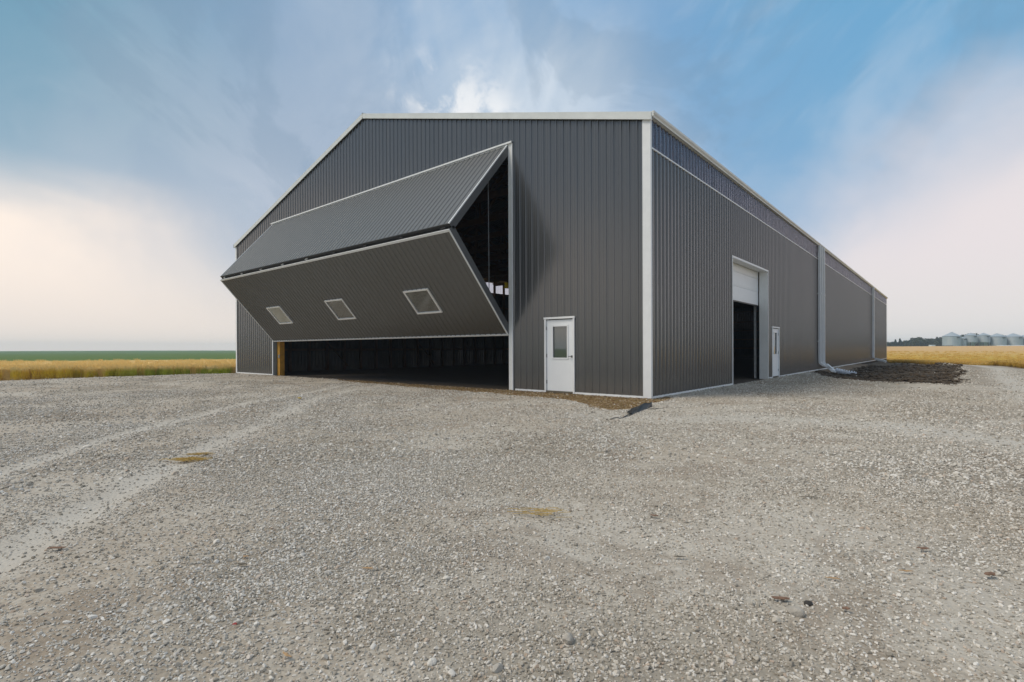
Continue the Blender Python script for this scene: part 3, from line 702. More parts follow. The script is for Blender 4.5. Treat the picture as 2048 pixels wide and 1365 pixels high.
# ---- interior framing: posts every 1.22 m, trusses every 2.44 m
post = MB().box(-.07, -.085, -.05, .07, .085, HE-.1).mesh('wall_post', M_WOOD)
y = .5; k = 0
while y < BL-.1:
    if not (Y1-.25 < y < SD[1]+.2): link('wall_post', post, barn, (-.20, y, 0))
    link('wall_post', post, barn, (-BW+.20, y, 0)); y += 1.2192
for y0 in (4.9, 12.3, 25, 38): MB().beam((-BW+.30, y0, 2.2), (-BW+.30, y0+1.9, .2), .05, .14, (1, 0, 0)).build('wall_brace', M_WOOD, barn)
tr = MB(); zc = HE-.05; hb = BW/2
tr.box(-hb+.1, -.035, zc-.24, hb-.1, .035, zc)
for s_ in (-1, 1):
    tr.beam((s_*(hb-.1), 0, zc+.05), (0, 0, HR-.14), .07, .22)
    for q in (.2, .4, .6, .8): 
        xq = s_*hb*(1-q); tr.beam((xq, .0, zc-.1), (xq, .0, zc+SL*hb*q-.1), .06, .12, (1, 0, 0)); tr.beam((xq, 0, zc-.1), (s_*hb*(1-q+.2), 0, zc+SL*hb*max(q-.2, .02)-.1), .05, .12, (0, 0, 1))
trm = tr.mesh('roof_truss', M_WOOD)
for i in range(25): link('roof_truss', trm, barn, (-hb, 1.72+i*2.4384, 0))
for s_ in (-1, 1):
    for q in range(9):
        xq = hb*(q+.5)/9
        MB().beam((-hb+s_*xq, .1, roofz(-hb+xq)+.03), (-hb+s_*xq, BL-.1, roofz(-hb+xq)+.03), .045, .13).build('purlin', M_WOOD, barn)

# ------------------------------------------------------------------ things by the barn
def tubex(pts, rads, n=14): return MB().tube(pts, rads, n)
# corrugated drain hose
pts = []; rads = []
for i in range(41):
    t = i/40; x = .86+t*.95; yy = 21.75-.10*math.sin(t*3); z = -.03-.16*t-.02*math.sin(t*3)
    pts.append((x, yy, z)); rads.append((.165 if i % 5 < 3 else .095)*(1-.25*max(0, t-.75)*4*.5))
o = MB().tube(pts, rads, 18).build('drain_hose', mat('pale_blue_corrugated_pipe', (.66, .70, .76), .4, noise=(8, .1)))
tag(o, 'pale blue corrugated drain hose lying where the triple downspout ends', 'hose')
# crumpled black plastic sheet
def sheetobj():
    mb = MB(); nu, nv_ = 26, 9
    C0 = [Vector((1.09, -3.2)), Vector((.93, -2.75)), Vector((.84, -2.15)), Vector((.76, -1.55))]
    for i in range(nu):
        t = i/(nu-1); s_ = t*3; k_ = min(2, int(s_)); p_ = C0[k_].lerp(C0[k_+1], s_-k_)
        wd = .03+.13*abs(math.sin(min(1, t*1.1+.03)*math.pi))**.7 if t < .9 else .10*(1-t)*8
        for j in range(nv_):
            q = j/(nv_-1)-.5; x = p_.x+q*wd*1.4; yy = p_.y+q*wd*.5
            z = float(height(x, yy))+.02+(.085*math.cos(q*math.pi)*(.3+.7*sstep(.1,.7,t))-(q+.5)*.03)+.010*math.sin(i*.55+j*1.3)+.006*math.sin(j*2.6+i*.33)
            mb.v.append((x, yy, z))
    for i in range(nu-1):
        for j in range(nv_-1): a = i*nv_+j; mb.f.append((a, a+1, a+nv_+1, a+nv_))
    o = mb.build('plastic_sheet', M_BLACK, smooth=True)
    so = o.modifiers.new('thick', 'SOLIDIFY'); so.thickness = .004; so.offset = 1
    return tag(o, 'crumpled black plastic sheet half buried in gravel near the barn corner', 'plastic sheet')
sheetobj()
def strip_obj(pts, wd, label, name='torn_strip', m=M_BLACK, cat='strip'):
    P_ = [(x, y, float(height(x, y))+.012+.015*math.sin(i*2.1)) for i, (x, y) in enumerate(pts)]
    r = [wd*(.4+.6*math.sin(math.pi*(i+.5)/len(pts))) for i in range(len(pts))]
    o = MB().tube(P_, r, 7, flat=.45).build(name, m); return tag(o, label, cat)
strip_obj([(1.20, -4.15), (1.19, -3.95), (1.21, -3.75), (1.18, -3.55), (1.15, -3.40), (1.13, -3.22), (1.08, -3.12)], .018, 'thin torn black strip trailing from the plastic sheet towards the yard')
strip_obj([(1.02, -2.28), (1.05, -2.05), (1.08, -1.85), (1.16, -1.66)], .014, 'short torn black strip lying just right of the plastic sheet')

# larger stones lying on the gravel
def rock(x, y, r, label, m, seed, sq=.6):
    import bmesh
    bm = bmesh.new(); bmesh.ops.create_icosphere(bm, subdivisions=3, radius=1); rs = np.random.default_rng(seed)
    ax = rs.normal(size=(7, 3)); ax /= np.linalg.norm(ax, axis=1)[:, None]; cut = rs.uniform(.55, .85, 7)
    for v in bm.verts:
        p_ = np.array(v.co)
        for a, c_ in zip(ax, cut):
            d = p_@a
            if d > c_: p_ = p_-a*(d-c_)*.85
        v.co = Vector(p_*np.array([1.2, .85, sq])*r)
    me = bpy.data.meshes.new('stone'); bm.to_mesh(me); bm.free(); me.materials.append(m)
    o = link('stone', me, None, (x, y, float(height(x, y))+r*sq*.35)); o.rotation_euler = (rs.uniform(-.3, .3), rs.uniform(-.3, .3), rs.uniform(0, 6))
    return tag(o, label, 'stone', 'larger stones lying on the gravel')
for k, a in enumerate([(-2.88, -10.6, .055, 'flat white stone beside the left wheel track, largest pale stone there', M_ROCK, .4),
          (4.5, -10.36, .030, 'pointed grey-tan stone near the bottom edge, right of centre', M_ROCKG, .9),
          (3.9, -9.7, .022, 'small bright white stone right of centre in the middle of the gravel', M_ROCK, .8),
          (4.19, -10.85, .020, 'small pale stone close to the bottom edge, left of centre', M_ROCK, .8),
          (4.4, -10.7, .027, 'round grey stone at the bottom centre of the yard', M_ROCKG, .7),
          (3.67, -10.29, .022, 'pale oval stone in the gravel just left of the yard centre', M_ROCK, .7),
          (5.19, -9.48, .036, 'rounded grey stone right beside the dark soil clod', M_ROCKG, .75),
          (4.93, -6.68, .030, 'flat white chip of stone in the right middle distance', M_ROCK, .3),
          (2.2, -10.9, .024, 'whitish stone left of the grey weathered stick', M_ROCK, .7),
          (5.48, -10.15, .026, 'pale rounded stone near the bottom right of the yard', M_ROCK, .7)]):
    rock(a[0], a[1], a[2], a[3], a[4], 40+k, a[5])
# wood scraps
def chip(x, y, L, wd, rz, label, m, seed, name='wood_chip', cat='wood chip'):
    L *= .8; wd *= .8
    rs = np.random.default_rng(seed); mb = MB(); n_ = 7; pts = []; rad = []
    for i in range(n_):
        t = i/(n_-1)-.5; pts.append((t*L, rs.uniform(-1, 1)*wd*.4, rs.uniform(0, 1)*wd*.3)); rad.append(wd*(.35+.65*math.cos(t*math.pi*.85))*rs.uniform(.8, 1.1))
    mb.tube(pts, rad, 6, flat=.45)
    o = mb.build(name, m, None, (x, y, float(height(x, y))+wd*.5+.014)); o.rotation_euler.z = rz
    return tag(o, label, cat, 'wood scraps scattered on the gravel')
V = YAW
for k, a in enumerate([
    (1.59, -11.58, .13, .015, V+.1, 'long red-brown splinter of bark at the far left of the yard', M_BARK),
    (2.7, -10.95, .075, .013, V-.25, 'grey-brown weathered stick left of centre, below the orange chip', M_GREYW),
    (2.6, -10.89, .04, .009, V, 'tiny orange chip just above the grey-brown stick', M_TAN),
    (3.26, -10.51, .075, .011, V-.1, 'flat orange-brown chip in the centre left of the gravel', M_TAN),
    (5.11, -9.4, .10, .018, V-.1, 'thick red-brown bark piece immediately left of the dark soil clod', M_BARK),
    (5.37, -9.31, .045, .014, V+.1, 'small brown bark piece right of the dark soil clod', M_BARK),
    (4.05, -8.54, .07, .014, V-.5, 'short rusty red stick right of the straw wisp', M_BARK),
    (5.91, -8.37, .08, .022, V+.3, 'brown bark lump near the right edge of the yard', M_BARK),
    (5.62, -8.14, .08, .016, V-.2, 'reddish bark piece up and left of the brown lump', M_BARK),
    (5.26, -8.94, .09, .008, V-.3, 'thin tan sliver above the dark soil clod', M_TAN),
    (5.56, -8.61, .09, .010, V-.2, 'pale orange sliver with a split end at right', M_TAN),
    (4.5, -9.16, .09, .009, V-.1, 'straight grey stick right of the yard centre', M_GREYW),
    (4.85, -7.4, .16, .008, V-.1, 'long thin dark twig in the right middle distance', M_GREYW),
    (3.74, -11.21, .07, .008, V-.6, 'thin tan splinter near the bottom left of centre', M_TAN),
    (3.35, -11.25, .02, .010, V, 'tiny red fragment near the bottom left of centre', mat('red_fragment', (.35, .05, .04), .6)),
    (6.35, -5.3, .30, .018, V-.05, 'long dark stick on the gravel far right of the barn corner', M_GREYW)]):
    chip(*a, 80+k)
rock(5.22, -9.34, .022, 'black crumbly soil clod between two bark pieces', M_CLOD, 99, .7)

# straw wisps
def straw(x, y, L, wd, rz, n_, label, seed):
    rs = np.random.default_rng(seed); mb = MB()
    for i in range(n_):
        px = rs.normal()*L*.24; py = rs.normal()*wd*.3; a = rs.normal()*.35; l = rs.uniform(.06, .16); z = rs.uniform(.0, .022)
        dx, dy = math.cos(a)*l/2, math.sin(a)*l/2
        mb.beam((px-dx, py-dy, z*.6+rs.uniform(0, .01)), (px+dx, py+dy, z+rs.uniform(0, .01)), .004, .002)
    o = mb.build('straw', mat('golden_straw', (.50, .34, .10), .9) if not bpy.data.materials.get('golden_straw') else bpy.data.materials['golden_straw'], None, (x, y, float(height(x, y))+.022)); o.rotation_euler.z = rz
    return tag(o, label, 'straw', 'wisps of straw dropped on the gravel')
straw(-.82, -10.08, .42, .14, V, 150, 'dense golden wisp of straw beside the left wheel tracks', 1)
straw(-1.05, -9.9, .24, .05, V+.1, 50, 'thin golden strand of straw just behind the dense wisp', 2)
straw(3.37, -9.08, .40, .12, V-.15, 34, 'sparse olive-gold wisp of straw at the yard centre', 3)
o = MB().box(-.05, -.03, 0, .05, .03, .02).build('yellow_scrap', M_YEL, None, (-6.9, -5.6, float(height(-6.9, -5.6))+.01), bevel=.005); tag(o, 'small bright yellow scrap on the gravel in front of the big door', 'scrap')

# ------------------------------------------------------------------ gravel (instanced stones)
def instancer(name, pts, scl, rot, protos, mat_=None):
    me = bpy.data.meshes.new(name); me.vertices.add(len(pts)); me.vertices.foreach_set('co', np.ascontiguousarray(pts, dtype=np.float32).ravel())
    a = me.attributes.new('scl', 'FLOAT_VECTOR', 'POINT'); a.data.foreach_set('vector', np.ascontiguousarray(scl, dtype=np.float32).ravel())
    a = me.attributes.new('rot', 'FLOAT_VECTOR', 'POINT'); a.data.foreach_set('vector', np.ascontiguousarray(rot, dtype=np.float32).ravel())
    a = me.attributes.new('pick', 'INT', 'POINT'); a.data.foreach_set('value', rng.integers(0, len(protos), len(pts)).astype(np.int32))
    ng = bpy.data.node_groups.new(name+'_nodes', 'GeometryNodeTree')
    ng.interface.new_socket('Geometry', in_out='INPUT', socket_type='NodeSocketGeometry'); ng.interface.new_socket('Geometry', in_out='OUTPUT', socket_type='NodeSocketGeometry')
    N = ng.nodes; gi = N.new('NodeGroupInput'); go = N.new('NodeGroupOutput'); L = ng.links
    def attr(nm, ty):
        nd = N.new('GeometryNodeInputNamedAttribute'); nd.data_type = ty; nd.inputs[0].default_value = nm; return nd.outputs[0]
    g2i = N.new('GeometryNodeGeometryToInstance')
    for p_ in reversed(protos):
        m2 = N.new('GeometryNodeObjectInfo'); m2.inputs['Object'].default_value = p_; m2.inputs['As Instance'].default_value = True
        L.new(m2.outputs['Geometry'], g2i.inputs[0])
    sc_ = attr('scl', 'FLOAT_VECTOR'); ro = attr('rot', 'FLOAT_VECTOR'); pk = attr('pick', 'INT')
    iop = N.new('GeometryNodeInstanceOnPoints'); L.new(gi.outputs[0], iop.inputs['Points'])
    jn = N.new('GeometryNodeJoinGeometry')
    for nd in list(N):
        if nd.type == 'OBJECT_INFO': L.new(nd.outputs['Geometry'], jn.inputs[0])
    N.remove(g2i)
    L.new(jn.outputs[0], iop.inputs['Instance']); iop.inputs['Pick Instance'].default_value = True
    L.new(pk, iop.inputs['Instance Index']); L.new(sc_, iop.inputs['Scale'])
    e2r = N.new('FunctionNodeEulerToRotation'); L.new(ro, e2r.inputs[0]); L.new(e2r.outputs[0], iop.inputs['Rotation'])
    L.new(iop.outputs[0], go.inputs[0])
    o = link(name, me); md = o.modifiers.new('scatter', 'NODES'); md.node_group = ng
    return o
PROTO = bpy.data.collections.new('prototypes')       # not linked to the scene: only a source of shapes
def proto(name, me):
    o = bpy.data.objects.new(name, me); PROTO.objects.link(o); return o
def stone_mat():
    m = bpy.data.materials.new('gravel_stone'); m.use_nodes = True; t = NT(m.node_tree); t.n.clear()
    r = t.node('ShaderNodeObjectInfo').outputs['Random']; pos = t.node('ShaderNodeNewGeometry').outputs['Position']
    c = t.ramp(r, [(0, (.11, .105, .09)), (.14, (.28, .26, .22)), (.42, (.52, .485, .42)), (.70, (.73, .69, .62)), (.93, (.90, .88, .83)), (.955, (.46, .33, .24)), (1, (.54, .45, .36))])
    c = t.mix(.26, c, t.mix(t.mr(t.noise(pos, .45, 4), .38, .62), (.40, .32, .23), (.60, .565, .51)))
    c = t.mix(t.math('MULTIPLY', t.noise(pos, 60, 3), .35), c, (.44, .41, .355))
    p = t.node('ShaderNodeBsdfPrincipled', {'Base Color': c, 'Roughness': .9, 'Specular IOR Level': .25})
    t.node('ShaderNodeOutputMaterial', {0: p.outputs[0]}); return m
def stone_protos(n_=7):
    import bmesh
    out = []; m = stone_mat()
    for k in range(n_):
        rs = np.random.default_rng(200+k); bm = bmesh.new(); bmesh.ops.create_icosphere(bm, subdivisions=2 if k < 5 else 1, radius=1)
        ax = rs.normal(size=(8, 3)); ax /= np.linalg.norm(ax, axis=1)[:, None]; cut = rs.uniform(.45, .8, 8)
        st = np.array([rs.uniform(.9, 1.4), rs.uniform(.7, 1), rs.uniform(.5, .85)])
        for v in bm.verts:
            p_ = np.array(v.co)
            for a, c_ in zip(ax, cut):
                d = p_@a
                if d > c_: p_ = p_-a*(d-c_)
            v.co = Vector(p_*st)
        me = bpy.data.meshes.new('stone_shape'); bm.to_mesh(me); bm.free(); me.materials.append(m); out.append(proto('stone_shape', me))
    return out
SP = stone_protos()
def scatter_gravel():
    P_ = []; S_ = []
    v0 = math.atan2(fwd.y, fwd.x)
    for r0, r1, dens, s0, s1 in ((1.0, 3.4, 9000, .0033, .0105), (3.4, 6, 5200, .0045, .0125), (6, 11, 1500, .007, .018), (11, 20, 420, .010, .024), (20, 42, 45, .018, .032), (1.0, 6, 150, .011, .018), (6, 14, 40, .018, .030)):
        area = math.radians(132)/2*(r1*r1-r0*r0); n_ = int(area*dens)
        r = np.sqrt(rng.uniform(r0*r0, r1*r1, n_)); a = v0+rng.uniform(-1, 1, n_)*math.radians(66)
        x = 5.7+r*np.cos(a); y = -12.2+r*np.sin(a)
        tr_ = np.minimum(polydist(x, y, TRA), polydist(x, y, TRB)); dust = polydist(x, y, DUST)
        cl_ = fbm(x*.55, y*.55, 77, 4)*1.7+fbm(x*2.6, y*2.6, 78, 3)*.9
        keep = rng.uniform(size=n_) < np.clip(.68+cl_*1.1, .30, 1)*np.where(tr_ < .16, .35, 1)*np.where(dust < .45, .35, 1)
        inside = (x < .05) & (x > -BW) & (y > -.05) & (y < BL)
        st = sdpoly(x, y, STRIP); so = sdpoly(x, y, SOIL); rd = sdpoly(x, y, RPOLY)
        s_, t_ = s_left(x, y), t_left(x, y); s00 = 3.2+7.5*sstep(0, 13, t_)
        keep &= ~inside & ((st > .05) | (rng.uniform(size=n_) < .12)) & ((so > .05) | (rng.uniform(size=n_) < .05)) & (rd > .3) & (s_ > s00-.4)
        x, y = x[keep], y[keep]
        sz = s0+(s1-s0)*rng.power(1.0, len(x))**2.2
        P_.append(np.stack([x, y, height(x, y)+fbm(x*9, y*9, 31, 3)*.018*np.exp(-np.hypot(x-5.7, y+12.2)/14)+sz*.30], -1)); S_.append(sz)
    # pale rubble ridge along the soil rim and along the strip
    for poly, n_, dist, smin, smax in ((SOIL, 5200, .22, .014, .035), (STRIP, 5200, .16, .010, .024)):
        seg = rng.integers(0, len(poly)-1, n_); f = rng.uniform(size=n_); A_ = np.array(poly)
        p_ = A_[seg]*(1-f)[:, None]+A_[seg+1]*f[:, None]+rng.normal(size=(n_, 2))*dist
        x, y = p_[:, 0], p_[:, 1]; k_ = (sdpoly(x, y, poly) > -.05) & ~((x < .06) & (y > -.05)); x, y = x[k_], y[k_]
        sz = rng.uniform(smin, smax, len(x))*rng.uniform(.5, 1, len(x))
        P_.append(np.stack([x, y, height(x, y)+sz*.25], -1)); S_.append(sz)
    P_ = np.concatenate(P_); S_ = np.concatenate(S_)
    scl = S_[:, None]*rng.uniform(.75, 1.25, (len(S_), 3)); rot = np.stack([rng.normal(size=len(S_))*.35, rng.normal(size=len(S_))*.35, rng.uniform(0, 6.28, len(S_))], -1)
    o = instancer('gravel', P_, scl, rot, SP)
    print('gravel stones', len(P_))
    tag(o, 'loose pale grey crushed gravel covering the yard', 'gravel', kind='stuff')
scatter_gravel()

# wood mulch bits on the brown strip
def scatter_mulch():
    m = bpy.data.materials.new('mulch_bit'); m.use_nodes = True; t = NT(m.node_tree); t.n.clear()
    r = t.node('ShaderNodeObjectInfo').outputs['Random']
    c = t.ramp(r, [(0, (.12, .07, .03)), (.4, (.26, .17, .07)), (.75, (.36, .26, .12)), (.92, (.58, .48, .34)), (1, (.30, .12, .06))])
    p = t.node('ShaderNodeBsdfPrincipled', {'Base Color': c, 'Roughness': .9}); t.node('ShaderNodeOutputMaterial', {0: p.outputs[0]})
    pr = []
    for k in range(4):
        pr.append(proto('mulch_shape', MB().beam((-1, 0, 0), (.2, .1*k, .1), .5, .22).beam((.2, .1*k, .1), (1, -.05*k, 0), .36, .18).mesh('mulch_shape', m)))
    x = rng.uniform(-14.5, .7, 60000); y = rng.uniform(-2.9, .9, 60000)
    k_ = (sdpoly(x, y, STRIP)+fbm(x*1.1, y*1.1, 5, 4)*.45 < 0) & (rng.uniform(size=60000) < .9) & ~((x < .06) & (y > -.05)); x, y = x[k_][:16000], y[k_][:16000]
    s_ = rng.uniform(.010, .030, len(x))
    o = instancer('mulch', np.stack([x, y, height(x, y)+s_*.25], -1), np.stack([s_, s_, s_], -1), np.stack([rng.normal(size=len(x))*.3, rng.normal(size=len(x))*.3, rng.uniform(0, 6.28, len(x))], -1), pr)
    tag(o, 'brown bark and wood debris along the foot of the front wall', 'mulch', kind='stuff')
scatter_mulch()

def scatter_clods():
    m = mat('dark_earth', (.075, .055, .036), .95, noise=(3., .35)); pr = []
    import bmesh
    for k in range(4):
        rs = np.random.default_rng(700+k); bm = bmesh.new(); bmesh.ops.create_icosphere(bm, subdivisions=2, radius=1)
        for v in bm.verts: v.co *= 1+.35*rs.normal()*.5
        me = bpy.data.meshes.new('clod_shape'); bm.to_mesh(me); bm.free(); me.materials.append(m); pr.append(proto('clod_shape', me))
    x = rng.uniform(.3, 6.4, 60000); y = rng.uniform(9.5, 62, 60000)
    k_ = (sdpoly(x, y, SOIL)+fbm(x*1.1, y*1.1, 5, 4)*.7 < .15) & (rng.uniform(size=60000) < .17*np.clip(1.2-y/60, .25, 1)) & ((x > .95) | (y < 21)); x, y = x[k_], y[k_]
    s_ = .025+.11*rng.uniform(size=len(x))**4
    o = instancer('soil_clods', np.stack([x, y, height(x, y)+s_*.2], -1), np.stack([s_, s_, s_*.45], -1), np.stack([x*0, x*0, rng.uniform(0, 6.28, len(x))], -1), pr)
    print('clods', len(x)); tag(o, 'rough dark clods of freshly dug earth beside the long wall', 'soil', kind='stuff')
scatter_clods()

# ------------------------------------------------------------------ crops
def crop_mat(name, lowc, midc, topc, greenl=None):
    m = bpy.data.materials.new(name); m.use_nodes = True; t = NT(m.node_tree); t.n.clear()
    tcz = t.node('ShaderNodeAttribute', attribute_name='hh').outputs['Fac']
    pos = t.node('ShaderNodeNewGeometry').outputs['Position']; r = t.node('ShaderNodeObjectInfo').outputs['Random']
    low, mid_ = lowc, midc
    if greenl:
        sx = t.node('ShaderNodeSeparateXYZ', {0: pos})
        al = t.math('ADD', t.math('MULTIPLY', sx.outputs[0], .56), t.math('MULTIPLY', sx.outputs[1], .82))   # along the crop edge
        al = t.math('ADD', al, t.math('MULTIPLY', t.noise(pos, .35, 3), 3.0))
        g = t.mr(al, -22.5, -17)
        low = t.mix(g, lowc, greenl[0]); mid_ = t.mix(g, midc, greenl[1])
    c = t.mix(t.mr(tcz, .05, .45), low, mid_); c = t.mix(t.mr(tcz, .62, .9), c, topc)
    c = t.mix(t.math('MULTIPLY', r, .35), c, t.mix(.5, c, topc))
    stv = t.noise(t.node('ShaderNodeMapping', {'Vector': pos, 'Scale': (9, 9, .5)}).outputs[0], 1.5, 5, .7)
    c = t.mix(t.math('MULTIPLY', t.mr(stv, .5, .75), .3), c, t.mix(.6, c, (.14, .11, .03)))
    p = t.node('ShaderNodeBsdfPrincipled', {'Base Color': c, 'Roughness': .7, 'Specular IOR Level': .2})
    tr_ = t.node('ShaderNodeBsdfTranslucent', {'Color': c})
    mx = t.node('ShaderNodeMixShader', {0: .4, 1: p.outputs[0], 2: tr_.outputs[0]})
    t.node('ShaderNodeOutputMaterial', {0: mx.outputs[0]}); return m
def crop_clump(m, h, n_, wd, seed, stalk=.007):
    rs = np.random.default_rng(seed); mb = MB(); hh = []
    for i in range(n_):
        x, y = rs.uniform(-wd, wd, 2); a = rs.uniform(0, 6.28); H = h*rs.uniform(.82, 1.06); lean = rs.normal(size=2)*.05
        ca, sa = math.cos(a)*stalk, math.sin(a)*stalk; pz = [0, .5*H, .84*H, H]; ww = [1, 1, .8, .0]
        p_ = [(x+lean[0]*(z/H)**2*2, y+lean[1]*(z/H)**2*2, z) for z in pz]
        for k in range(3):
            (x0, y0, z0), (x1, y1, z1) = p_[k], p_[k+1]
            w0, w1 = (ww[k], ww[k+1]) if k < 2 else (1.9, .9)
            mb.quad((x0-ca*w0, y0-sa*w0, z0), (x0+ca*w0, y0+sa*w0, z0), (x1+ca*w1, y1+sa*w1, z1), (x1-ca*w1, y1-sa*w1, z1)); hh += [z0/h, z0/h, z1/h, z1/h]
        # one leaf
        zl = H*rs.uniform(.25, .6); b = rs.uniform(0, 6.28); l = rs.uniform(.08, .18)
        mb.quad((x, y, zl), (x+.012, y+.012, zl), (x+math.cos(b)*l, y+math.sin(b)*l, zl+l*.9), (x+math.cos(b)*l*.97, y+math.sin(b)*l, zl+l*.93)); hh += [zl/h]*4
    me = mb.mesh('crop_shape', m); a = me.attributes.new('hh', 'FLOAT', 'POINT'); a.data.foreach_set('value', np.array(hh, dtype=np.float32))
    return proto('crop_shape', me)
def canopy(name, X, Y, hfun, m, lab):
    pass
def field(name, label, cat, inside_fn, bounds, edge_fn, crop_h, m, protos, canopy_step, dens_edge, dens_in, depth_edge, rmax):
    x0, y0, x1, y1 = bounds
    # dense rows near the visible edge
    area = (x1-x0)*(y1-y0); n_ = int(area*dens_edge*1.0)
    P_ = []
    x = rng.uniform(x0, x1, n_); y = rng.uniform(y0, y1, n_); e = edge_fn(x, y)
    k = (e > 0) & (e < depth_edge) & ~((x < .8) & (x > -BW-.8) & (y > -.8) & (y < BL+1)); P_.append(np.stack([x[k], y[k]], -1))
    n_ = int(area*dens_in); x = rng.uniform(x0, x1, n_); y = rng.uniform(y0, y1, n_); e = edge_fn(x, y)
    k = (e >= depth_edge) & (e < rmax*np.sqrt(rng.uniform(.02, 1, n_))) & inside_fn(x, y) & ~((x < .8) & (x > -BW-.8) & (y > -.8) & (y < BL+1)); P_.append(np.stack([x[k], y[k]], -1))
    P_ = np.concatenate(P_); z = height(P_[:, 0], P_[:, 1])-.02
    s_ = rng.uniform(.9, 1.08, len(P_))*(1+.06*fbm(P_[:, 0]*.3, P_[:, 1]*.3, 55, 3))
    o = instancer(name, np.column_stack([P_, z]), np.stack([s_, s_, s_], -1), np.stack([np.zeros(len(P_)), np.zeros(len(P_)), rng.uniform(0, 6.28, len(P_))], -1), protos)
    print(name, len(P_)); tag(o, label, cat, kind='stuff')
M_WL = crop_mat('left_barley', (.74, .56, .22), (.78, .58, .05), (.82, .62, .26), ((.24, .30, .03), (.36, .44, .03)))
M_WR = crop_mat('right_barley', (.36, .24, .05), (.62, .40, .06), (.74, .50, .14))
CL = [crop_clump(M_WL, .86, 34, .17, 300+k) for k in range(5)]
CR = [crop_clump(M_WR, .42, 30, .22, 400+k, .012) for k in range(4)]
eL = lambda x, y: -s_left(x, y)+fbm(x*1.2, y*1.2, 66, 3)*.25
eR = lambda x, y: -sdpoly(x, y, RPOLY)+fbm(x*.8, y*.8, 67, 3)*.4
field('barley_left', 'standing golden and green barley crop left of the barn', 'barley', lambda x, y: x < 200, (-75, -45, -24, 60), eL, .86, M_WL, CL, 1, 9, 2.2, 3.2, 29)
field('barley_right', 'low golden barley crop right of the far barn end', 'barley', lambda x, y: y > 20, (-30, 10, 60, 140), eR, .42, M_WR, CR, 1, 9, .9, 5, 60)
def stand_wall(name, pts, h, m, label):
    mb = MB(); hh = []
    g = []
    for (ax, ay), (bx, by) in zip(pts, pts[1:]):
        n_ = max(2, int(math.hypot(bx-ax, by-ay)/.12))
        g += [(ax+(bx-ax)*k/n_, ay+(by-ay)*k/n_) for k in range(n_)]
    g = np.array(g); jit = fbm(g[:, 0]*3, g[:, 1]*3, 12, 3)*.5
    z = height(g[:, 0], g[:, 1]); lv = [0, .3, .6, .85, 1.]
    for i, (x, y) in enumerate(g):
        for j, l in enumerate(lv):
            o_ = jit[i]*(1+.3*math.sin(j*2.+i)); mb.v.append((x+o_, y-o_*.7, z[i]+h*l*(1+.05*math.sin(i*1.3)))); hh.append(l)
    n_ = len(lv)
    mb.f = [(i*n_+j, (i+1)*n_+j, (i+1)*n_+j+1, i*n_+j+1) for i in range(len(g)-1) for j in range(n_-1)]
    me = mb.mesh(name, m); a = me.attributes.new('hh', 'FLOAT', 'POINT'); a.data.foreach_set('value', np.array(hh, dtype=np.float32))
    o = link(name, me); tag(o, label, 'barley', kind='stuff')
lp = [(-26.9-LN.y*t-LN.x*.45, .9+LN.x*t-LN.y*.45) for t in (-70, -30, -12, 1.6)]
stand_wall('barley_stand', lp, .80, M_WL, 'close-packed barley stalks just inside the left crop edge')
# the closed canopy of ears farther in
def canopy_sheet(name, pts_fn, nu, nv_, zoff, colr, label):
    mb = MB()
    g = [[pts_fn(i/(nu-1), j/(nv_-1)) for j in range(nv_)] for i in range(nu)]
    X = np.array([[p[0] for p in r] for r in g]); Y = np.array([[p[1] for p in r] for r in g])
    Z = height(X, Y)+zoff+fbm(X*1.5, Y*1.5, 88, 3)*.10
    mb.v = [tuple(p) for p in np.stack([X, Y, Z], -1).reshape(-1, 3).tolist()]
    mb.f = [(i*nv_+j, (i+1)*nv_+j, (i+1)*nv_+j+1, i*nv_+j+1) for i in range(nu-1) for j in range(nv_-1)]
    # skirt so the crop has its depth
    for i in range(nu-1):
        a, b = mb.v[i*nv_], mb.v[(i+1)*nv_]; mb.quad((a[0], a[1], a[2]-zoff-.1), (b[0], b[1], b[2]-zoff-.1), b, a)
    m = bpy.data.materials.new(name+'_ears'); m.use_nodes = True; t = NT(m.node_tree); t.n.clear()
    pos = t.node('ShaderNodeNewGeometry').outputs['Position']
    n_ = t.noise(t.node('ShaderNodeMapping', {'Vector': pos, 'Scale': (1, 1, .2)}).outputs[0], .9, 6, .7); n2_ = t.noise(pos, .05, 3)
    c_ = t.mix(n_, tuple(x*.75 for x in colr[0]), tuple(x*1.2 for x in colr[0])); c_ = t.mix(t.mr(n2_, .4, .6), c_, colr[1])
    if len(colr) > 2:
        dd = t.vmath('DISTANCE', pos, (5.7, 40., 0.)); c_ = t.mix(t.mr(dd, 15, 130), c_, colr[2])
    b = t.node('ShaderNodeBump', {'Height': t.noise(pos, 7, 5, .8), 'Strength': .9, 'Distance': .1}).outputs[0]
    p = t.node('ShaderNodeBsdfPrincipled', {'Base Color': c_, 'Roughness': .85, 'Specular IOR Level': .1, 'Normal': b}); t.node('ShaderNodeOutputMaterial', {0: p.outputs[0]})
    o = mb.build(name, m, smooth=True); tag(o, label, 'barley', kind='stuff'); return o
TL = Vector((-LN.y, LN.x))           # along the line towards the barn
def lf(a, b):
    s_ = .45+28.5*b; t = -70+150*a; px = -26.9+TL.x*t-LN.x*s_; py = .9+TL.y*t-LN.y*s_
    if py > -1 and px > -BW-.9: px = -BW-.9
    return px, py
canopy_sheet('barley_canopy_left', lf, 300, 70, .70, ((.76, .48, .15), (.82, .56, .24)), 'pale tan closed tops of the barley crop behind its left edge')
RL = np.array([(14, 8), (12, 25), (9.8, 39.6), (6.9, 56.8), (2.6, 63.7), (-6, 72), (-40, 92)], float)
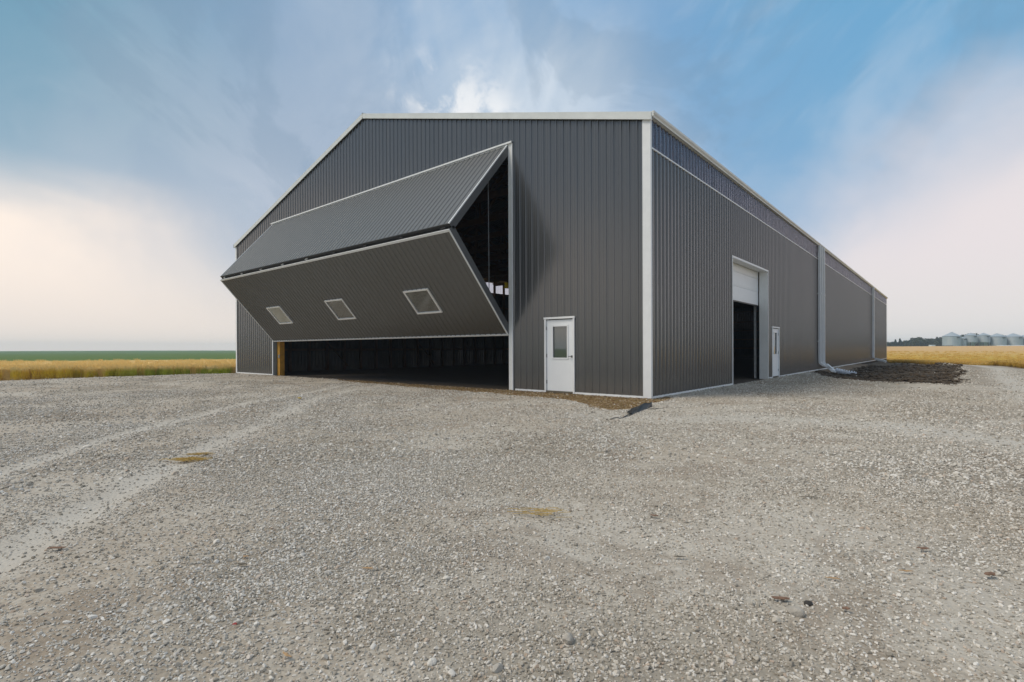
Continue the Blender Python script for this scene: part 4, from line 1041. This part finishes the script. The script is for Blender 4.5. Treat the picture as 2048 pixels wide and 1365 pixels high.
def rf(a, b):
    s_ = a*(len(RL)-1); k = min(len(RL)-2, int(s_)); f = s_-k; p_ = RL[k]*(1-f)+RL[k+1]*f
    q = np.array([260., 40.])*(1-a)+np.array([-60., 420.])*a
    c0 = p_+np.array([.7, .9])
    q = np.array([5.7, -12.2])+np.array([math.cos(1.10*a+.55*(1)), math.sin(1.10*a+.55)])*300.
    bb = b**2.2; r_ = c0*(1-bb)+q*bb
    return float(r_[0]), float(r_[1])
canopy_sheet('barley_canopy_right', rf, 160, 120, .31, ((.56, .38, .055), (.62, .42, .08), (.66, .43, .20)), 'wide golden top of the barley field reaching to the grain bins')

# ------------------------------------------------------------------ far farmstead
def at(px, D, dz_=0):
    """ground point seen at photo column px, D metres along the view axis"""
    lat = (px-1024)/1038.35*D; x = CAM.x+fwd.x*D+rgt0.x*lat; y = CAM.y+fwd.y*D+rgt0.y*lat
    return x, y, float(height(x, y))
M_BIN = mat('galvanised_bin', (.46, .51, .55), .5, .2, noise=(.5, .1)); M_BINR = mat('bin_roof', (.40, .46, .50), .5, .2)
def grain_bin(px, D, rad, h, label, hopper=False, lift=0., rh=2.):
    x, y, z = at(px, D)
    root = empty('grain_bin', (x, y, z), label=label, cat='grain bin', group='grain bins on the horizon')
    root.rotation_euler.z = YAW
    mb = MB(); n_ = 28; z0 = lift
    lv = [z0]; k = 0
    while lv[-1] < h: lv += [lv[-1]+.25, lv[-1]+.45]
    lv = [v for v in lv if v <= h]
    mb.tube([(0, 0, v) for v in lv], [rad*(1 if i % 2 else .985) for i in range(len(lv))], n_); mb.build('bin_wall', M_BIN, root)
    MB().tube([(0, 0, h), (0, 0, h+rh*.92), (0, 0, h+rh*.93), (0, 0, h+rh+.1)], [rad*1.04, rad*.14, rad*.16, .08], n_).build('bin_roof', M_BINR, root)
    MB().box(-.7, -rad*1.06-.05, h-.9, .7, -rad*.96, h-.55).build('hatch', M_DARK, root)
    if hopper:
        MB().tube([(0, 0, z0), (0, 0, .5)], [rad, .35], n_).build('hopper_cone', M_BINR, root)
        mb = MB()
        for i in range(8): a = i*math.pi/4; mb.beam((rad*.95*math.cos(a), rad*.95*math.sin(a), 0), (rad*.95*math.cos(a), rad*.95*math.sin(a), z0+.4), .2, .2, (1, 0, 0))
        mb.build('hopper_legs', M_DARK, root)
    return root
D0 = 300
def zpx(y, D=D0): return CAM.z+(695.3-y)*D/1038.35          # height of a sight line D metres out
def bin_at(px, half, eave, apex, bottom, label, hopper=False, D=D0):
    g = at(px, D)[2]; rad = half*D/1038.35
    grain_bin(px, D, rad, zpx(eave, D)-g, label, hopper, max(0., zpx(bottom, D)-g) if hopper else 0., zpx(apex, D)-zpx(eave, D))
bin_at(1903.5, 15, 673, 664.5, 692, 'biggest grain bin at the left end of the row, beside the trees')
bin_at(1925.5, 6, 677, 674.5, 689, 'smallest narrow grain bin, second from the left')
bin_at(1941.5, 10.5, 671.5, 666.5, 685, 'hopper-bottomed grain bin right of the smallest bin, a tree behind it', True)
bin_at(1967, 10.5, 671.5, 666.5, 685, 'hopper-bottomed grain bin in the middle of the row with open sky behind', True)
bin_at(1994, 14.5, 674, 667.5, 690, 'wide grain bin just right of the middle hopper bin')
bin_at(2026.5, 14.5, 674, 667.5, 690, 'wide grain bin second from the right edge of the picture')
bin_at(2057.5, 14.5, 674, 667.5, 690, 'grain bin cut off by the right edge of the picture')
M_WHITE = mat('white_paint', (.75, .76, .76), .4); M_TYRE = mat('tyre', (.02, .02, .02), .8)
def wheels(root, xs, r, wd):
    for xx in xs:
        for s_ in (-1, 1): MB().tube([(xx, s_*wd-.12, r), (xx, s_*wd+.12, r)], r, 14).build('wheel', M_TYRE, root)
def trailer(px, D, L, label):
    x, y, z = at(px, D); root = empty('trailer', (x, y, z), YAW, label=label, cat='trailer', group='white trailers in front of the bins')
    MB().extrude([(-1.2, 1.2), (1.2, 1.2), (1.25, 2.6), (.9, 2.8), (-.9, 2.8), (-1.25, 2.6)], -L/2, L/2, lambda t, p, q: (t, p, q)).build('body', M_WHITE, root, bevel=.1)
    MB().box(-L/2, -1, .9, L/2, 1, 1.15).build('chassis', M_DARK, root); wheels(root, (-L/2+1, -L/2+2.3, L/2-1.4), .5, 1.05)
trailer(2007, 285, 5.8, 'long low white trailer in front of the wide bin right of the middle')
trailer(2036, 285, 6.2, 'long low white trailer nearest the right edge of the picture')
def vehicle(px, D, label, truck=True):
    x, y, z = at(px, D); root = empty('parked_truck' if truck else 'parked_car', (x, y, z), YAW, label=label, cat='truck' if truck else 'car')
    if truck: pr = [(-2.7, .5), (2.6, .5), (2.7, 1.2), (1.7, 1.35), (1.0, 2.1), (-.6, 2.15), (-.8, 1.35), (-2.7, 1.3)]
    else: pr = [(-2.2, .35), (2.2, .35), (2.3, .9), (1.3, 1.0), (.6, 1.5), (-1.0, 1.5), (-1.7, 1.0), (-2.2, .95)]
    MB().extrude(pr, -.95, .95, lambda t, p, q: (p, t, q)).build('body', M_WHITE, root, bevel=.06)
    MB().box(-.5, -.965, 1.35 if truck else 1.02, .9 if truck else .5, -.955, 1.95 if truck else 1.4).build('side_window', M_DARK, root); wheels(root, (-1.7, 1.7), .4, .85)
vehicle(1897, 283, 'white pickup truck parked in front of the biggest grain bin')
vehicle(1857.5, 290, 'low white car parked before the dark trees', False)
x, y, z = at(1864, 292); root = empty('box_trailer', (x, y, z), YAW, label='small white box trailer standing right of the low white car', cat='trailer')
MB().box(-1.1, -1.1, .6, 1.1, 1.1, 3.2).build('box', M_WHITE, root, bevel=.08); wheels(root, (-.4, .4), .35, 1.0)
x, y, z = at(1893.5, 289); root = empty('shed', (x, y, z), YAW, label='small pale shed with dark flat eaves before the biggest bin', cat='shed')
MB().box(-2.3, -1.5, 0, 1.9, 1.5, 2.5).build('wall', M_WHITE, root); MB().box(-2.5, -1.7, 2.5, 2.1, 1.7, 2.8).build('roof', M_DARK, root)

# trees
def leaf_mat(name, c0, c1):
    m = bpy.data.materials.new(name); m.use_nodes = True; t = NT(m.node_tree); t.n.clear()
    pos = t.node('ShaderNodeNewGeometry').outputs['Position']; c_ = t.mix(t.mr(t.noise(pos, .6, 4), .35, .65), c0, c1)
    p = t.node('ShaderNodeBsdfPrincipled', {'Base Color': c_, 'Roughness': .7}); t.node('ShaderNodeOutputMaterial', {0: p.outputs[0]}); return m
M_LEAF = leaf_mat('tree_leaves', (.018, .035, .022), (.035, .062, .032)); M_BRK = mat('tree_bark', (.08, .06, .045), .9)
def crown_mesh(h, rad, seed, conif=False):
    rs = np.random.default_rng(seed); mb = MB()
    blobs = [(rs.normal()*rad*.45, rs.normal()*rad*.45, h*(.42+.45*rs.uniform()), rad*rs.uniform(.35, .6)) for _ in range(9)]+[(0, 0, h*.55, rad*.7)]
    for i in range(900):
        if conif:
            z = h*(.12+.88*rs.uniform()**1.2); rr = rad*.8*(1-z/h)+.1; a = rs.uniform(0, 6.28); r = rr*math.sqrt(rs.uniform()); p_ = Vector((r*math.cos(a), r*math.sin(a), z))
        else:
            b = blobs[i % len(blobs)]; d = Vector(rs.normal(size=3)).normalized(); p_ = Vector(b[:3])+d*b[3]*rs.uniform(.5, 1.05); 
        s_ = rs.uniform(.22, .5); u = Vector(rs.normal(size=3)).normalized()*s_; v = u.cross(Vector(rs.normal(size=3))).normalized()*s_*.8
        mb.quad(tuple(p_-u), tuple(p_+v), tuple(p_+u), tuple(p_-v))
    return mb.mesh('crown', M_LEAF)
def trunk_mesh(h, seed):
    rs = np.random.default_rng(seed); mb = MB()
    mb.tube([(0, 0, -.2), (.05, 0, h*.3), (.1, .05, h*.75)], [.28, .2, .07], 7)
    for i in range(5): a = rs.uniform(0, 6.28); z = h*rs.uniform(.25, .5); mb.tube([(.05, 0, z), (math.cos(a)*h*.2, math.sin(a)*h*.2, z+h*.22)], [.1, .04], 5)
    return mb.mesh('trunk', M_BRK)
TV = [(crown_mesh(8, 3.0, 500+k, k == 4), trunk_mesh(8, 520+k)) for k in range(5)]
TREES = [(1776, 330, 5.4), (1781, 335, 5.0), (1786, 338, 5.6), (1791, 330, 6.6), (1796, 336, 5.4), (1800, 332, 7.2), (1805, 340, 6.2), (1810, 332, 6.0), (1815, 338, 5.8), (1820, 334, 6.1), (1825, 338, 5.6),
         (1831, 330, 8.2), (1836, 334, 8.4), (1842, 332, 7.6), (1847, 338, 6.4), (1852, 332, 6.2), (1858, 330, 7.0), (1863, 336, 7.1), (1869, 334, 6.4), (1874, 332, 8.0), (1880, 330, 7.8), (1886, 334, 8.0), (1912, 345, 7), (1921, 340, 7), (1931, 345, 7.2),
         (1938, 318, 9.6), (1946, 320, 10.0), (1955, 330, 6.5), (1979, 335, 6.2), (1990, 318, 8.6), (1998, 318, 9.2), (2010, 330, 7.0), (2040, 335, 6.2)]
DESC = ['low round tree', 'small bushy tree', 'dense dark tree', 'slender tree', 'narrow pointed tree']
for k, (px, D, h_) in enumerate(TREES):
    x, y, z = at(px, D); v = 4 if k in (3, 5, 16, 19) else (k*7+3) % 4
    nth = ['leftmost', 'second', 'third', 'fourth', 'fifth', 'sixth', 'seventh', 'eighth', 'ninth', 'tenth', 'eleventh', 'eleventh', 'tenth', 'ninth', 'eighth', 'seventh', 'sixth', 'fifth', 'fourth', 'third', 'second', 'nearest']
    if px < 1890:
        lab = ('%s, %s from the barn corner in the far tree belt' if k < 11 else '%s, %s from the grain bins in the far tree belt') % (DESC[v], nth[k].replace('leftmost', 'first'))
        if k == 21: lab = lab.replace('nearest from', 'first left of')
    else:
        lab = DESC[v]+' '+{1912: 'just right of the biggest grain bin', 1921: 'touching the left side of the smallest bin', 1931: 'touching the right side of the smallest bin', 1938: 'rising behind the left hopper bin, on its left', 1946: 'rising behind the left hopper bin, on its right',
            1955: 'between the two hopper bins', 1979: 'between the right hopper bin and a wide bin', 1990: 'rising behind the left wide bin, on its left', 1998: 'rising behind the left wide bin, on its right', 2010: 'between the two wide bins', 2040: 'nearest the right edge of the picture'}[px]
    root = empty('tree', (x, y, z), k*1.3, label=lab, cat='tree', group='far trees around the farmstead')
    s_ = h_*1.12/8.6; root.scale = (s_*1.1, s_*1.1, s_)
    c_ = link('crown', TV[v][0], root); link('trunk', TV[v][1], root)
# understorey that closes the belt
mb = MB(); rs = np.random.default_rng(77)
for i in range(5200):
    px = rs.uniform(1768, 2075); x, y, z = at(px, rs.uniform(338, 346)); p_ = Vector((x, y, z+rs.uniform(0, 4.4 if px < 1890 else 3.6))); s_ = rs.uniform(.25, .5)
    u = Vector(rs.normal(size=3)).normalized()*s_; v = u.cross(Vector(rs.normal(size=3))).normalized()*s_; mb.quad(tuple(p_-u), tuple(p_+v), tuple(p_+u), tuple(p_-v))
tag(mb.build('underbrush', M_LEAF), 'dark underbrush along the foot of the far tree belt', 'underbrush', kind='stuff')

# ------------------------------------------------------------------ smoke haze in the air
HAZE = .0005
if HAZE:
    o = MB().box(-1250, -1250, -2.5, 1250, 1250, 16.5).build('haze', None); tag(o, kind='stuff', label='thin smoky haze lying over the fields', cat='haze')
    m = bpy.data.materials.new('haze_air'); m.use_nodes = True; t = NT(m.node_tree); t.n.clear()
    pv = t.node('ShaderNodeVolumePrincipled', {'Color': (.66, .82, 1.0, 1), 'Density': HAZE, 'Anisotropy': .0})
    om = t.node('ShaderNodeOutputMaterial'); t.l.new(pv.outputs[0], om.inputs['Volume']); o.data.materials.append(m)
    SC.cycles.volume_bounces = 2
